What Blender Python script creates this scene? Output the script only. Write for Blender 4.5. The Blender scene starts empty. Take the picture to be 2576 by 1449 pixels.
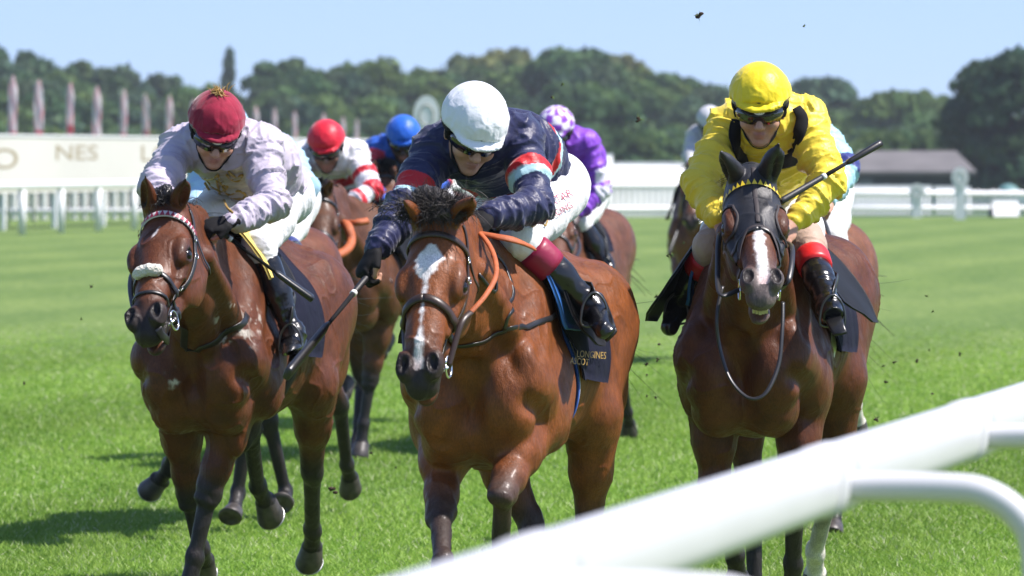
import bpy, math, random
import numpy as np
from mathutils import Vector, Matrix

# ------------------------------------------------------------------ camera, sky, sun, exposure
SC = bpy.context.scene
COL = SC.collection
F, CX, HY, CAMZ = 15000.0, 1288.0, 400.0, 1.75      # focal length and horizon in units of a 2576 px wide frame
cam_d = bpy.data.cameras.new('camera')
cam = bpy.data.objects.new('camera', cam_d); COL.objects.link(cam)
cam.location = (0, 0, CAMZ); cam.rotation_euler = (math.radians(90), 0, 0)
cam_d.sensor_width = 36; cam_d.lens = 36 * F / 2576
cam_d.shift_y = -(724.5 - HY) / 2576
cam_d.clip_start = 0.5; cam_d.clip_end = 4000
cam_d.dof.use_dof = True; cam_d.dof.focus_distance = 20.6; cam_d.dof.aperture_fstop = 8.2
SC.camera = cam

SUN_EL, SUN_AZ = 56.0, -8.0        # degrees; azimuth measured from +X (right) towards +Y (away)
el, az = math.radians(SUN_EL), math.radians(SUN_AZ)
SUNV = Vector((math.cos(el) * math.cos(az), math.cos(el) * math.sin(az), math.sin(el)))
w = bpy.data.worlds.new('World'); SC.world = w; w.use_nodes = True
nt = w.node_tree; nt.nodes.clear()
sky = nt.nodes.new('ShaderNodeTexSky'); sky.sky_type = 'NISHITA'; sky.sun_disc = False
sky.sun_elevation = el; sky.sun_rotation = math.radians(90) - az
sky.altitude = 60; sky.air_density = 1.0; sky.dust_density = 0.3; sky.ozone_density = 3.0
tint = nt.nodes.new('ShaderNodeMix'); tint.data_type = 'RGBA'; tint.blend_type = 'MULTIPLY'
tint.inputs[0].default_value = 1.0; tint.inputs[7].default_value = (1.09, 1.0, 1.05, 1)
bg = nt.nodes.new('ShaderNodeBackground'); bg.inputs[1].default_value = 0.115
out = nt.nodes.new('ShaderNodeOutputWorld')
wtc = nt.nodes.new('ShaderNodeTexCoord'); wad = nt.nodes.new('ShaderNodeVectorMath'); wad.operation = 'ADD'; wad.inputs[1].default_value = (0, 0, 0.13)      # hazy summer sky: no white band at the horizon
wno = nt.nodes.new('ShaderNodeVectorMath'); wno.operation = 'NORMALIZE'
nt.links.new(wtc.outputs['Generated'], wad.inputs[0]); nt.links.new(wad.outputs[0], wno.inputs[0]); nt.links.new(wno.outputs[0], sky.inputs[0])
nt.links.new(sky.outputs[0], tint.inputs[6]); nt.links.new(tint.outputs[2], bg.inputs[0]); nt.links.new(bg.outputs[0], out.inputs[0])
sd = bpy.data.lights.new('sun', 'SUN'); sd.energy = 5.0; sd.angle = math.radians(1.2); sd.color = (1.0, 0.935, 0.90)
sun = bpy.data.objects.new('sun', sd); COL.objects.link(sun)
sun.rotation_euler = SUNV.to_track_quat('Z', 'Y').to_euler(); sun.location = (5, 5, 30)
SC.view_settings.view_transform = 'Standard'; SC.view_settings.look = 'None'
SC.view_settings.exposure = 0.72; SC.view_settings.gamma = 1.0
SC.render.engine = 'CYCLES'
SC.cycles.max_bounces = 6; SC.cycles.transparent_max_bounces = 6; SC.cycles.caustics_reflective = False; SC.cycles.caustics_refractive = False
SC.cycles.use_denoising = True

# ------------------------------------------------------------------ small helpers
A = lambda *v: np.array(v, dtype=float)
UP = A(0, 0, 1)
def nrm(v): return v / (np.linalg.norm(v) + 1e-12)
def lerp(a, b, t): return a + (b - a) * t
def P(X, Y, D): return A((X - CX) / F * D, D, CAMZ - (Y - HY) / F * D)      # a photo pixel at a depth in metres
def reach(parent, X, Y, L, sgn):
    """the point on the sight line of (X,Y) at bone length L from its parent joint; sgn -1 nearer, +1 farther"""
    r = P(X, Y, 1.0) - A(0, 0, CAMZ); c = A(0, 0, CAMZ) - parent
    a = r @ r; b = 2 * r @ c; q = c @ c - L * L; disc = b * b - 4 * a * q
    D = (-b + sgn * math.sqrt(max(disc, 0))) / (2 * a)
    p = A(0, 0, CAMZ) + r * D
    if disc < 0: p = parent + nrm(p - parent) * L
    return p
def smooth01(x): x = np.clip(x, 0, 1); return x * x * (3 - 2 * x)
def hash3(ix, iy, iz):
    h = (ix * 374761393 + iy * 668265263 + iz * 2147483647) & 0xffffffff
    h = ((h ^ (h >> 13)) * 1274126177) & 0xffffffff
    return ((h ^ (h >> 16)) & 0xffff) / 65535.0
def vnoise(p):
    p = np.asarray(p, float); i = np.floor(p).astype(np.int64); f = p - i; f = f * f * (3 - 2 * f)
    r = 0
    for dx in (0, 1):
        for dy in (0, 1):
            for dz in (0, 1):
                wt = (f[:, 0] if dx else 1 - f[:, 0]) * (f[:, 1] if dy else 1 - f[:, 1]) * (f[:, 2] if dz else 1 - f[:, 2])
                r = r + wt * hash3(i[:, 0] + dx, i[:, 1] + dy, i[:, 2] + dz)
    return r
def fbm(p, o=3):
    s = 0; a = 0.5
    for k in range(o): s = s + a * (vnoise(p * 2 ** k + 17.3 * k) - 0.5); a *= 0.5
    return s

# ------------------------------------------------------------------ objects
def tag(o, label=None, cat=None, group=None, kind=None):
    if label: o['label'] = label
    if cat: o['category'] = cat
    if group: o['group'] = group
    if kind: o['kind'] = kind
    return o
def empty(name, loc, label, cat, group=None):
    o = bpy.data.objects.new(name, None); COL.objects.link(o); o.location = loc; o.empty_display_size = 0.2
    return tag(o, label, cat, group)
def root_loc(o):
    l = Vector((0, 0, 0))
    while o is not None: l = l + o.location; o = o.parent
    return np.array(l)
def mesh_data(name, V, Fs, mat=None, smooth=True, cols=None):
    """V (n,3); Fs either (m,4)/(m,3) int array or list of index lists"""
    me = bpy.data.meshes.new(name); V = np.asarray(V, dtype=np.float32)
    if isinstance(Fs, np.ndarray):
        m, k = Fs.shape
        me.vertices.add(len(V)); me.vertices.foreach_set('co', V.ravel())
        me.loops.add(m * k); me.loops.foreach_set('vertex_index', Fs.astype(np.int32).ravel())
        me.polygons.add(m); me.polygons.foreach_set('loop_start', np.arange(0, m * k, k, dtype=np.int32))
        me.polygons.foreach_set('loop_total', np.full(m, k, dtype=np.int32))
    else:
        me.from_pydata([tuple(v) for v in V], [], Fs)
    me.polygons.foreach_set('use_smooth', np.full(len(me.polygons), smooth))
    me.update(calc_edges=True)
    if cols is not None:
        at = me.color_attributes.new('Col', 'FLOAT_COLOR', 'POINT')
        c4 = np.ones((len(V), 4), np.float32); c4[:, :3] = cols; at.data.foreach_set('color', c4.ravel())
    if mat: me.materials.append(mat)
    me.validate()
    return me
def mk(name, V, Fs, mat, parent=None, smooth=True, cols=None):
    V = np.asarray(V, float) - (root_loc(parent) if parent is not None else 0)
    o = bpy.data.objects.new(name, mesh_data(name, V, Fs, mat, smooth, cols)); COL.objects.link(o); o.parent = parent
    return o
class MB:
    """collects pieces into one mesh"""
    def __init__(s): s.V = []; s.F = []; s.n = 0; s.C = []
    def add(s, V, Fs, col=None):
        V = np.asarray(V, float)
        s.V.append(V); s.F += [[int(i) + s.n for i in f] for f in Fs]; s.n += len(V)
        s.C.append(np.tile(A(*(col or (1, 1, 1))), (len(V), 1)))
        return s
    def box(s, c, half, ax=None, col=None):
        ax = np.eye(3) if ax is None else np.asarray(ax)
        V = [np.asarray(c) + ax[0] * x * half[0] + ax[1] * y * half[1] + ax[2] * z * half[2] for x in (-1, 1) for y in (-1, 1) for z in (-1, 1)]
        return s.add(V, [(0, 1, 3, 2), (4, 6, 7, 5), (0, 4, 5, 1), (2, 3, 7, 6), (0, 2, 6, 4), (1, 5, 7, 3)], col)
    def tube(s, pts, r, n=8, col=None, flat=None, ratio=1.0, cap=True):
        V, Fs = tube(pts, r, n, flat, ratio, cap); return s.add(V, Fs, col)
    def build(s, name, mat, parent=None, smooth=True, cols=False):
        return mk(name, np.vstack(s.V), s.F, mat, parent, smooth, np.vstack(s.C) if cols else None)
def tube(pts, r, n=8, normals=None, ratio=1.0, cap=True):
    """tube along pts; r scalar or list (half width); with normals, ratio = thickness/width of the oval section"""
    pts = np.asarray(pts, float); m = len(pts); r = np.full(m, r) if np.isscalar(r) else np.asarray(r, float)
    T = np.gradient(pts, axis=0); T /= np.linalg.norm(T, axis=1)[:, None] + 1e-12
    if normals is None:
        ref = UP if abs(T[0] @ UP) < 0.9 else A(1, 0, 0); N = np.zeros_like(pts); cur = nrm(np.cross(T[0], ref))
        for i in range(m): cur = nrm(cur - T[i] * (cur @ T[i])); N[i] = cur
    else:
        N = np.asarray(normals, float); N = N - T * np.sum(N * T, 1)[:, None]; N /= np.linalg.norm(N, axis=1)[:, None] + 1e-12
    B = np.cross(T, N)
    a = np.linspace(0, 2 * np.pi, n, endpoint=False)
    if normals is None: ca, sa = np.cos(a), np.sin(a)
    else:
        ca, sa = np.sign(np.cos(a)) * np.abs(np.cos(a)) ** .6, np.sign(np.sin(a)) * np.abs(np.sin(a)) ** .6
    V = (pts[:, None, :] + r[:, None, None] * (ratio * ca[None, :, None] * N[:, None, :] + sa[None, :, None] * B[:, None, :])).reshape(-1, 3)
    Fs = [(i * n + j, i * n + (j + 1) % n, (i + 1) * n + (j + 1) % n, (i + 1) * n + j) for i in range(m - 1) for j in range(n)]
    if cap: Fs += [tuple(range(n))[::-1], tuple((m - 1) * n + j for j in range(n))]
    return V, Fs
def spline(pts, per=8, closed=False):
    pts = np.asarray(pts, float); n = len(pts); out = []
    rng = range(n if closed else n - 1)
    for i in rng:
        g = (lambda k: pts[k % n]) if closed else (lambda k: pts[min(max(k, 0), n - 1)])
        p0, p1, p2, p3 = g(i - 1), g(i), g(i + 1), g(i + 2)
        for t in np.linspace(0, 1, per, endpoint=False):
            out.append(.5 * (2 * p1 + (p2 - p0) * t + (2 * p0 - 5 * p1 + 4 * p2 - p3) * t * t + (3 * p1 - p0 - 3 * p2 + p3) * t ** 3))
    if not closed: out.append(pts[-1])
    return np.array(out)

# ------------------------------------------------------------------ signed distance fields and their surface
class Field:
    def __init__(s): s.pr = []
    def cone(s, a, b, ra, rb=None, k=.03, c=None, c2=None, n=None, ff=1.0, op=1, tag=''):
        a = np.asarray(a, float); b = np.asarray(b, float); rb = ra if rb is None else rb; R = max(ra, rb) * max(1, ff)
        s.pr.append(dict(t=0, a=a, b=b, ra=ra, rb=rb, k=k, c=c, c2=c if c2 is None else c2, n=None if n is None else nrm(np.asarray(n, float)), ff=ff, op=op, tag=tag,
                         lo=np.minimum(a, b) - R, hi=np.maximum(a, b) + R))
    def ell(s, c0, r, ax=None, k=.03, c=None, op=1, tag=''):
        c0 = np.asarray(c0, float); ax = np.eye(3) if ax is None else np.array([nrm(np.asarray(v, float)) for v in ax]); r = np.asarray(r, float)
        e = np.sqrt(((ax * r[:, None]) ** 2).sum(0))
        s.pr.append(dict(t=1, a=c0, ax=ax, r=r, k=k, c=c, c2=c, op=op, tag=tag, lo=c0 - e, hi=c0 + e))
    def plane(s, p0, n, k=.002):       # cuts away everything on the side n points to
        p0 = np.asarray(p0, float)
        s.pr.append(dict(t=2, a=p0, n=nrm(np.asarray(n, float)), k=k, c=None, c2=None, op=-1, tag='', lo=np.full(3, -1e9), hi=np.full(3, 1e9)))
    @staticmethod
    def d(p, X):
        if p['t'] == 0:
            ab = p['b'] - p['a']; q = X - p['a']; t = np.clip((q @ ab) / (ab @ ab + 1e-12), 0, 1); q = q - t[:, None] * ab
            q2 = (q * q).sum(1)
            if p['n'] is not None: qn = q @ p['n']; q2 = q2 - qn * qn + (qn / p['ff']) ** 2
            return np.sqrt(np.maximum(q2, 0)) - (p['ra'] + (p['rb'] - p['ra']) * t), t
        if p['t'] == 1:
            q = (X - p['a']) @ p['ax'].T; k0 = np.sqrt(((q / p['r']) ** 2).sum(1)); k1 = np.sqrt(((q / p['r'] ** 2) ** 2).sum(1))
            return k0 * (k0 - 1) / (k1 + 1e-9), np.zeros(len(X))
        return -((X - p['a']) @ p['n']), np.zeros(len(X))
    def ev(s, X, prs=None):
        D = np.full(len(X), .30)
        if prs is None:
            lo, hi = X.min(0) - .31, X.max(0) + .31; prs = [p for p in s.pr if np.all(p['lo'] < hi) and np.all(p['hi'] > lo)]
        for p in prs:
            d, _ = s.d(p, X); k = p['k']
            if p['op'] > 0:
                h = np.clip(.5 + .5 * (D - d) / k, 0, 1); D = D * (1 - h) + d * h - k * h * (1 - h)
            else:
                h = np.clip(.5 - .5 * (D + d) / k, 0, 1); D = D * (1 - h) - d * h + k * h * (1 - h)
        return D
    def grad(s, X):
        e = .004; G = np.stack([s.ev(X + e * v) - s.ev(X - e * v) for v in np.eye(3)], 1)
        return G / (np.linalg.norm(G, axis=1)[:, None] + 1e-9)
    def snap(s, X, off=0.0, it=6):
        X = np.array(X, float)
        for _ in range(it): X = X - (s.ev(X) - off)[:, None] * s.grad(X) * .9
        return X, s.grad(X)
    def cast(s, O, Dr, off=0.0, tmax=1.0):
        """walk from outside points O along Dr until the surface"""
        O = np.array(O, float); t = np.zeros(len(O))
        for _ in range(48): t = np.minimum(t + np.clip(s.ev(O + t[:, None] * Dr) - off, -.05, .05) * .8, tmax)
        return O + t[:, None] * Dr
    def surf(s, h):
        pos = [p for p in s.pr if p['op'] > 0]
        lo = np.min([p['lo'] for p in pos], 0) - 3 * h; hi = np.max([p['hi'] for p in pos], 0) + 3 * h
        n = np.ceil((hi - lo) / h).astype(int) + 1; V = np.full(n, .1, np.float32); B = 14
        for i in range(0, n[0], B):
            for j in range(0, n[1], B):
                for k in range(0, n[2], B):
                    m = np.minimum([B, B, B], n - [i, j, k]); l = lo + np.array([i, j, k]) * h; u = l + (m - 1) * h
                    pr = [p for p in s.pr if np.all(p['lo'] - p['k'] - 2 * h < u) and np.all(p['hi'] + p['k'] + 2 * h > l)]
                    if not any(p['op'] > 0 for p in pr): continue
                    c = s.ev(((l + u) / 2)[None], pr)[0]; rad = np.linalg.norm(u - l) / 2
                    if c < -(rad * 1.7 + .03): V[i:i + m[0], j:j + m[1], k:k + m[2]] = -.1; continue
                    g = np.stack(np.meshgrid(*[l[a] + np.arange(m[a]) * h for a in range(3)], indexing='ij'), -1).reshape(-1, 3)
                    V[i:i + m[0], j:j + m[1], k:k + m[2]] = s.ev(g, pr).reshape(m)
        S = V < 0
        cs = [(a, b, c) for a in (0, 1) for b in (0, 1) for c in (0, 1)]
        sl = lambda M, c: M[c[0]:M.shape[0] - 1 + c[0], c[1]:M.shape[1] - 1 + c[1], c[2]:M.shape[2] - 1 + c[2]]
        cnt = np.zeros(n - 1, np.int8)
        for c in cs: cnt += sl(S, c)
        act = (cnt > 0) & (cnt < 8); idx = np.argwhere(act); ID = np.full(act.shape, -1, np.int64); ID[act] = np.arange(len(idx))
        vals = np.stack([V[idx[:, 0] + c[0], idx[:, 1] + c[1], idx[:, 2] + c[2]] for c in cs], 1).astype(float)
        acc = np.zeros((len(idx), 3)); num = np.zeros(len(idx))
        for x in range(8):
            for y in range(x + 1, 8):
                if sum(abs(cs[x][q] - cs[y][q]) for q in range(3)) != 1: continue
                va, vb = vals[:, x], vals[:, y]; mk_ = (va < 0) != (vb < 0); t = np.where(mk_, va / (va - vb + 1e-20), 0)
                pt = np.array(cs[x])[None] + t[:, None] * (np.array(cs[y]) - np.array(cs[x]))[None]
                acc += np.where(mk_[:, None], pt, 0); num += mk_
        verts = lo + (idx + acc / num[:, None]) * h
        quads = []
        for ax in range(3):
            s0 = [slice(None)] * 3; s1 = [slice(None)] * 3; s0[ax] = slice(0, -1); s1[ax] = slice(1, None)
            o1, o2 = (ax + 1) % 3, (ax + 2) % 3
            Aa, Bb = S[tuple(s0)], S[tuple(s1)]; e = np.argwhere(Aa != Bb)
            e = e[(e[:, o1] > 0) & (e[:, o2] > 0) & (e[:, o1] < n[o1] - 1) & (e[:, o2] < n[o2] - 1)]
            inn = Aa[e[:, 0], e[:, 1], e[:, 2]]
            def at(d1, d2): q = e.copy(); q[:, o1] += d1; q[:, o2] += d2; return ID[q[:, 0], q[:, 1], q[:, 2]]
            Q = np.stack([at(-1, -1), at(0, -1), at(0, 0), at(-1, 0)], 1); Q[~inn] = Q[~inn][:, ::-1]; quads.append(Q)
        Q = np.vstack(quads); Q = Q[(Q >= 0).all(1)]
        return verts, Q
    def colour(s, X, base, sh=.02):
        W = np.full(len(X), 1e-6); C = np.tile(A(*base) * 1e-6, (len(X), 1))
        for p in s.pr:
            if p['c'] is None: continue
            m = np.where(np.all((X > p['lo'] - .06) & (X < p['hi'] + .06), 1))[0]
            if not len(m): continue
            d, t = s.d(p, X[m]); wt = np.exp(-np.clip(d, -.03, .2) / sh) if p['op'] > 0 else 14 * np.exp(-np.clip(np.abs(d) - .001, 0, .2) / .0035)
            C[m] += wt[:, None] * (A(*p['c'])[None] * (1 - t[:, None]) + A(*p['c2'])[None] * t[:, None]); W[m] += wt
        return C / W[:, None]
    def near(s, X, tags):
        """index of the nearest tagged primitive, and the position along it"""
        best = np.full(len(X), 9.); idx = np.full(len(X), -1); T = np.zeros(len(X))
        for i, p in enumerate(s.pr):
            if p['tag'] in tags:
                d, t = s.d(p, X); m = d < best; best[m] = d[m]; idx[m] = tags.index(p['tag']); T[m] = t[m]
        return idx, T, best
def strap(field, pts, wd, th=.004, off=.003, per=6, closed=False, snap=True):
    """a flat strap lying on the surface of a field along pts (given roughly)"""
    X = spline(pts, per, closed)
    if snap: X, N = field.snap(X, off)
    else: N = field.grad(X)
    if closed: X = np.vstack([X, X[:1]]); N = np.vstack([N, N[:1]])
    return tube(X, wd / 2, 8, N, th / wd, True)
def hair(roots, dirs, L, w0, seed=0, seg=6, wob=.25, droop=0., n=3):
    """tapering strands as one mesh"""
    rg = np.random.RandomState(seed); m = MB()
    for r, d in zip(roots, dirs):
        l = L * rg.uniform(.6, 1.15); p = np.array(r, float); v = nrm(np.array(d, float) + rg.normal(0, .12, 3)); pts = [p]
        bend = rg.normal(0, wob, 3)
        for k in range(seg):
            v = nrm(v + bend / seg + A(0, 0, -droop / seg) + rg.normal(0, .05, 3)); p = p + v * l / seg; pts.append(p)
        m.tube(pts, list(np.linspace(w0, w0 * .15, seg + 1)), n, cap=False)
    return m
# ------------------------------------------------------------------ materials
def newmat(name):
    m = bpy.data.materials.new(name); m.use_nodes = True; t = m.node_tree; return m, t, t.nodes['Principled BSDF']
def nd(t, kind, **kw):
    n = t.nodes.new('ShaderNode' + kind)
    for k, v in kw.items(): setattr(n, k, v)
    return n
def bump_noise(t, b, layers):
    """layers: (scale vector or number, detail, strength, distance)"""
    tc = nd(t, 'TexCoord'); prev = None
    for sc, det, st, di in layers:
        mp = nd(t, 'Mapping'); mp.inputs['Scale'].default_value = (sc, sc, sc) if np.isscalar(sc) else sc
        no = nd(t, 'TexNoise'); no.inputs['Scale'].default_value = 1.0; no.inputs['Detail'].default_value = det; no.inputs['Distortion'].default_value = .4
        bu = nd(t, 'Bump'); bu.inputs['Strength'].default_value = st; bu.inputs['Distance'].default_value = di
        t.links.new(tc.outputs['Object'], mp.inputs[0]); t.links.new(mp.outputs[0], no.inputs['Vector']); t.links.new(no.outputs[0], bu.inputs['Height'])
        if prev is not None: t.links.new(prev.outputs[0], bu.inputs['Normal'])
        prev = bu
    t.links.new(prev.outputs[0], b.inputs['Normal'])
def vary(t, b, src, scale, lo, hi, detail=3):
    """multiply a colour socket (or fixed colour) by slow noise between lo and hi"""
    tc = nd(t, 'TexCoord'); no = nd(t, 'TexNoise'); no.inputs['Scale'].default_value = scale; no.inputs['Detail'].default_value = detail
    mr = nd(t, 'MapRange'); mr.inputs[1].default_value = .3; mr.inputs[2].default_value = .7; mr.inputs[3].default_value = lo; mr.inputs[4].default_value = hi
    mx = nd(t, 'Mix', data_type='RGBA', blend_type='MULTIPLY'); mx.inputs[0].default_value = 1
    t.links.new(tc.outputs['Object'], no.inputs['Vector']); t.links.new(no.outputs[0], mr.inputs[0]); t.links.new(mr.outputs[0], mx.inputs[7])
    if isinstance(src, tuple): mx.inputs[6].default_value = (*src, 1)
    else: t.links.new(src, mx.inputs[6])
    t.links.new(mx.outputs[2], b.inputs['Base Color'])
def plain(name, col, rough=.5, metal=0., bump=None, var=None, spec=.5, coat=0., sheen=0.):
    m, t, b = newmat(name)
    b.inputs['Base Color'].default_value = (*col, 1); b.inputs['Roughness'].default_value = rough; b.inputs['Metallic'].default_value = metal
    b.inputs['Specular IOR Level'].default_value = spec; b.inputs['Coat Weight'].default_value = coat; b.inputs['Coat Roughness'].default_value = .15
    b.inputs['Sheen Weight'].default_value = sheen
    if var: vary(t, b, tuple(col), *var)
    if bump: bump_noise(t, b, bump)
    return m
def painted(name, rough, bump, var=None, spec=.5, coat=0., sheen=0., sss=0.):
    """base colour from the mesh's own colour pattern"""
    m, t, b = newmat(name); at = nd(t, 'Attribute'); at.attribute_name = 'Col'
    b.inputs['Roughness'].default_value = rough; b.inputs['Specular IOR Level'].default_value = spec
    b.inputs['Coat Weight'].default_value = coat; b.inputs['Coat Roughness'].default_value = .25; b.inputs['Sheen Weight'].default_value = sheen; b.inputs['Sheen Roughness'].default_value = .4
    if sss: b.inputs['Subsurface Weight'].default_value = sss; b.inputs['Subsurface Radius'].default_value = (.01, .004, .002)
    if var: vary(t, b, at.outputs['Color'], *var)
    else: t.links.new(at.outputs['Color'], b.inputs['Base Color'])
    if bump: bump_noise(t, b, bump)
    return m
M = {}
M['coat'] = painted('horse coat', .40, [((14, 14, 8), 3, .35, .012), ((60, 60, 26), 4, .75, .005), ((420, 420, 120), 2, .8, .0018)], (14, .70, 1.25, 4), .24, .09)
_t = M['coat'].node_tree; _b = _t.nodes['Principled BSDF']; _c = nd(_t, 'TexCoord')
def _noise(sc_, det): 
    mp = nd(_t, 'Mapping'); mp.inputs['Scale'].default_value = sc_; no = nd(_t, 'TexNoise'); no.inputs['Scale'].default_value = 1; no.inputs['Detail'].default_value = det
    _t.links.new(_c.outputs['Object'], mp.inputs[0]); _t.links.new(mp.outputs[0], no.inputs['Vector']); return no.outputs[0]
_r = nd(_t, 'MapRange'); _r.inputs[1].default_value = .3; _r.inputs[2].default_value = .7; _r.inputs[3].default_value = .34; _r.inputs[4].default_value = .62
_t.links.new(_noise((38, 38, 16), 4), _r.inputs[0]); _t.links.new(_r.outputs[0], _b.inputs['Roughness'])            # sweat-sleek and dry patches
_r2 = nd(_t, 'MapRange'); _r2.inputs[1].default_value = .3; _r2.inputs[2].default_value = .7; _r2.inputs[3].default_value = .74; _r2.inputs[4].default_value = 1.26
_t.links.new(_noise((240, 240, 60), 3), _r2.inputs[0]); _m = nd(_t, 'Mix', data_type='RGBA', blend_type='MULTIPLY'); _m.inputs[0].default_value = 1
_l = _b.inputs['Base Color'].links[0]; _src = _l.from_socket; _t.links.remove(_l); _t.links.new(_src, _m.inputs[6]); _t.links.new(_r2.outputs[0], _m.inputs[7]); _t.links.new(_m.outputs[2], _b.inputs['Base Color'])
M['hoof'] = plain('hoof horn', (.05, .042, .036), .45, bump=[((20, 20, 160), 2, .3, .002)], var=(30, .6, 1.5))
M['shoe'] = plain('worn aluminium', (.42, .42, .40), .4, .9)
M['forelock'] = plain('grey black forelock', (.032, .026, .024), .5, bump=[((260, 40, 40), 2, .6, .003)])
M['hair'] = plain('black horse hair', (.012, .010, .009), .38, spec=.6)
M['eye'] = plain('horse eye', (.006, .004, .003), .16, spec=.5)
M['leather'] = plain('black leather', (.012, .011, .011), .38, bump=[(220, 2, .3, .001)], spec=.6)
M['brown_leather'] = plain('brown leather', (.035, .018, .011), .4, bump=[(220, 2, .3, .001)], spec=.5)
M['steel'] = plain('polished steel', (.75, .75, .74), .22, 1.0)
M['rubber'] = plain('orange rubber grip', (.42, .10, .025), .6, bump=[(500, 1, .8, .0015)], var=(40, .8, 1.15))
M['felt'] = plain('black saddle leather', (.006, .006, .007), .6, bump=[(300, 3, .25, .001), (8, 2, .3, .01)], var=(9, .7, 1.4), spec=.2)
M['navy'] = plain('navy saddle cloth', (.005, .006, .018), .85, bump=[(500, 1, .4, .001), (14, 2, .7, .02)], spec=.2)
M['blue_pad'] = plain('blue pad', (.02, .13, .42), .6, bump=[(300, 1, .3, .001)])
M['gold'] = plain('gold thread', (.36, .22, .05), .5, bump=[(600, 1, .5, .001)])
M['girth'] = plain('white girth webbing', (.72, .72, .70), .7, bump=[((60, 60, 400), 1, .4, .001)])
M['fleece'] = plain('sheepskin', (.66, .62, .52), .95, bump=[(110, 3, 1.0, .012)], sheen=.5)
M['mesh_hood'] = plain('black mesh hood', (.014, .014, .016), .42, bump=[(700, 0, .6, .0008), (20, 2, .4, .008)], spec=.5)

# ------------------------------------------------------------------ horses
BAY, DARK = (.17, .052, .017), (.012, .009, .008)
class Horse: pass
def onpx(field, X, Y, off, D0):
    o = P(X, Y, D0); d = nrm(o - A(0, 0, CAMZ)); ts = np.arange(0, 4.0, .02); v = field.ev(o + ts[:, None] * d); i = int(np.argmin(v))
    if v[i] > off: return o + d * ts[i]                  # the line of sight only grazes the surface: its nearest point
    i = int(np.argmax(v <= off)); return field.cast((o + d * ts[max(i - 1, 0)])[None], d, off, 1.0)[0]
def hoof_mesh(c, ax, toe, s=1.0):
    """open-heeled wall of horn with a flat sole, from the coronet c along ax"""
    ax = nrm(ax); toe = nrm(toe - ax * (toe @ ax)); sd_ = np.cross(ax, toe); V = []; n = 20
    for lv, (h, r, f) in enumerate([(-.012, .040, 0), (0, .047, .0), (.03, .051, .012), (.068, .060, .03), (.074, .058, .03), (.074, .035, .02), (.066, .02, .01)]):
        for j in range(n):
            a = 2 * math.pi * j / n; el_ = 1.0 if math.cos(a) > 0 else .82
            V.append(c + ax * (h * s) + toe * (s * (r * math.cos(a) * el_ * 1.08 + f)) + sd_ * (s * r * .95 * math.sin(a)))
    m = len(V) // n
    Fs = [(i * n + j, i * n + (j + 1) % n, (i + 1) * n + (j + 1) % n, (i + 1) * n + j) for i in range(m - 1) for j in range(n)]
    Fs.append(tuple((m - 1) * n + j for j in range(n)))
    sh = []
    for j in range(n + 1):
        a = -2.35 + 4.7 * j / n; sh.append(c + ax * (.077 * s) + toe * (s * (.055 * math.cos(a) * 1.05 + .03)) + sd_ * (s * .053 * math.sin(a)))
    return V, Fs, sh, ax
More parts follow.
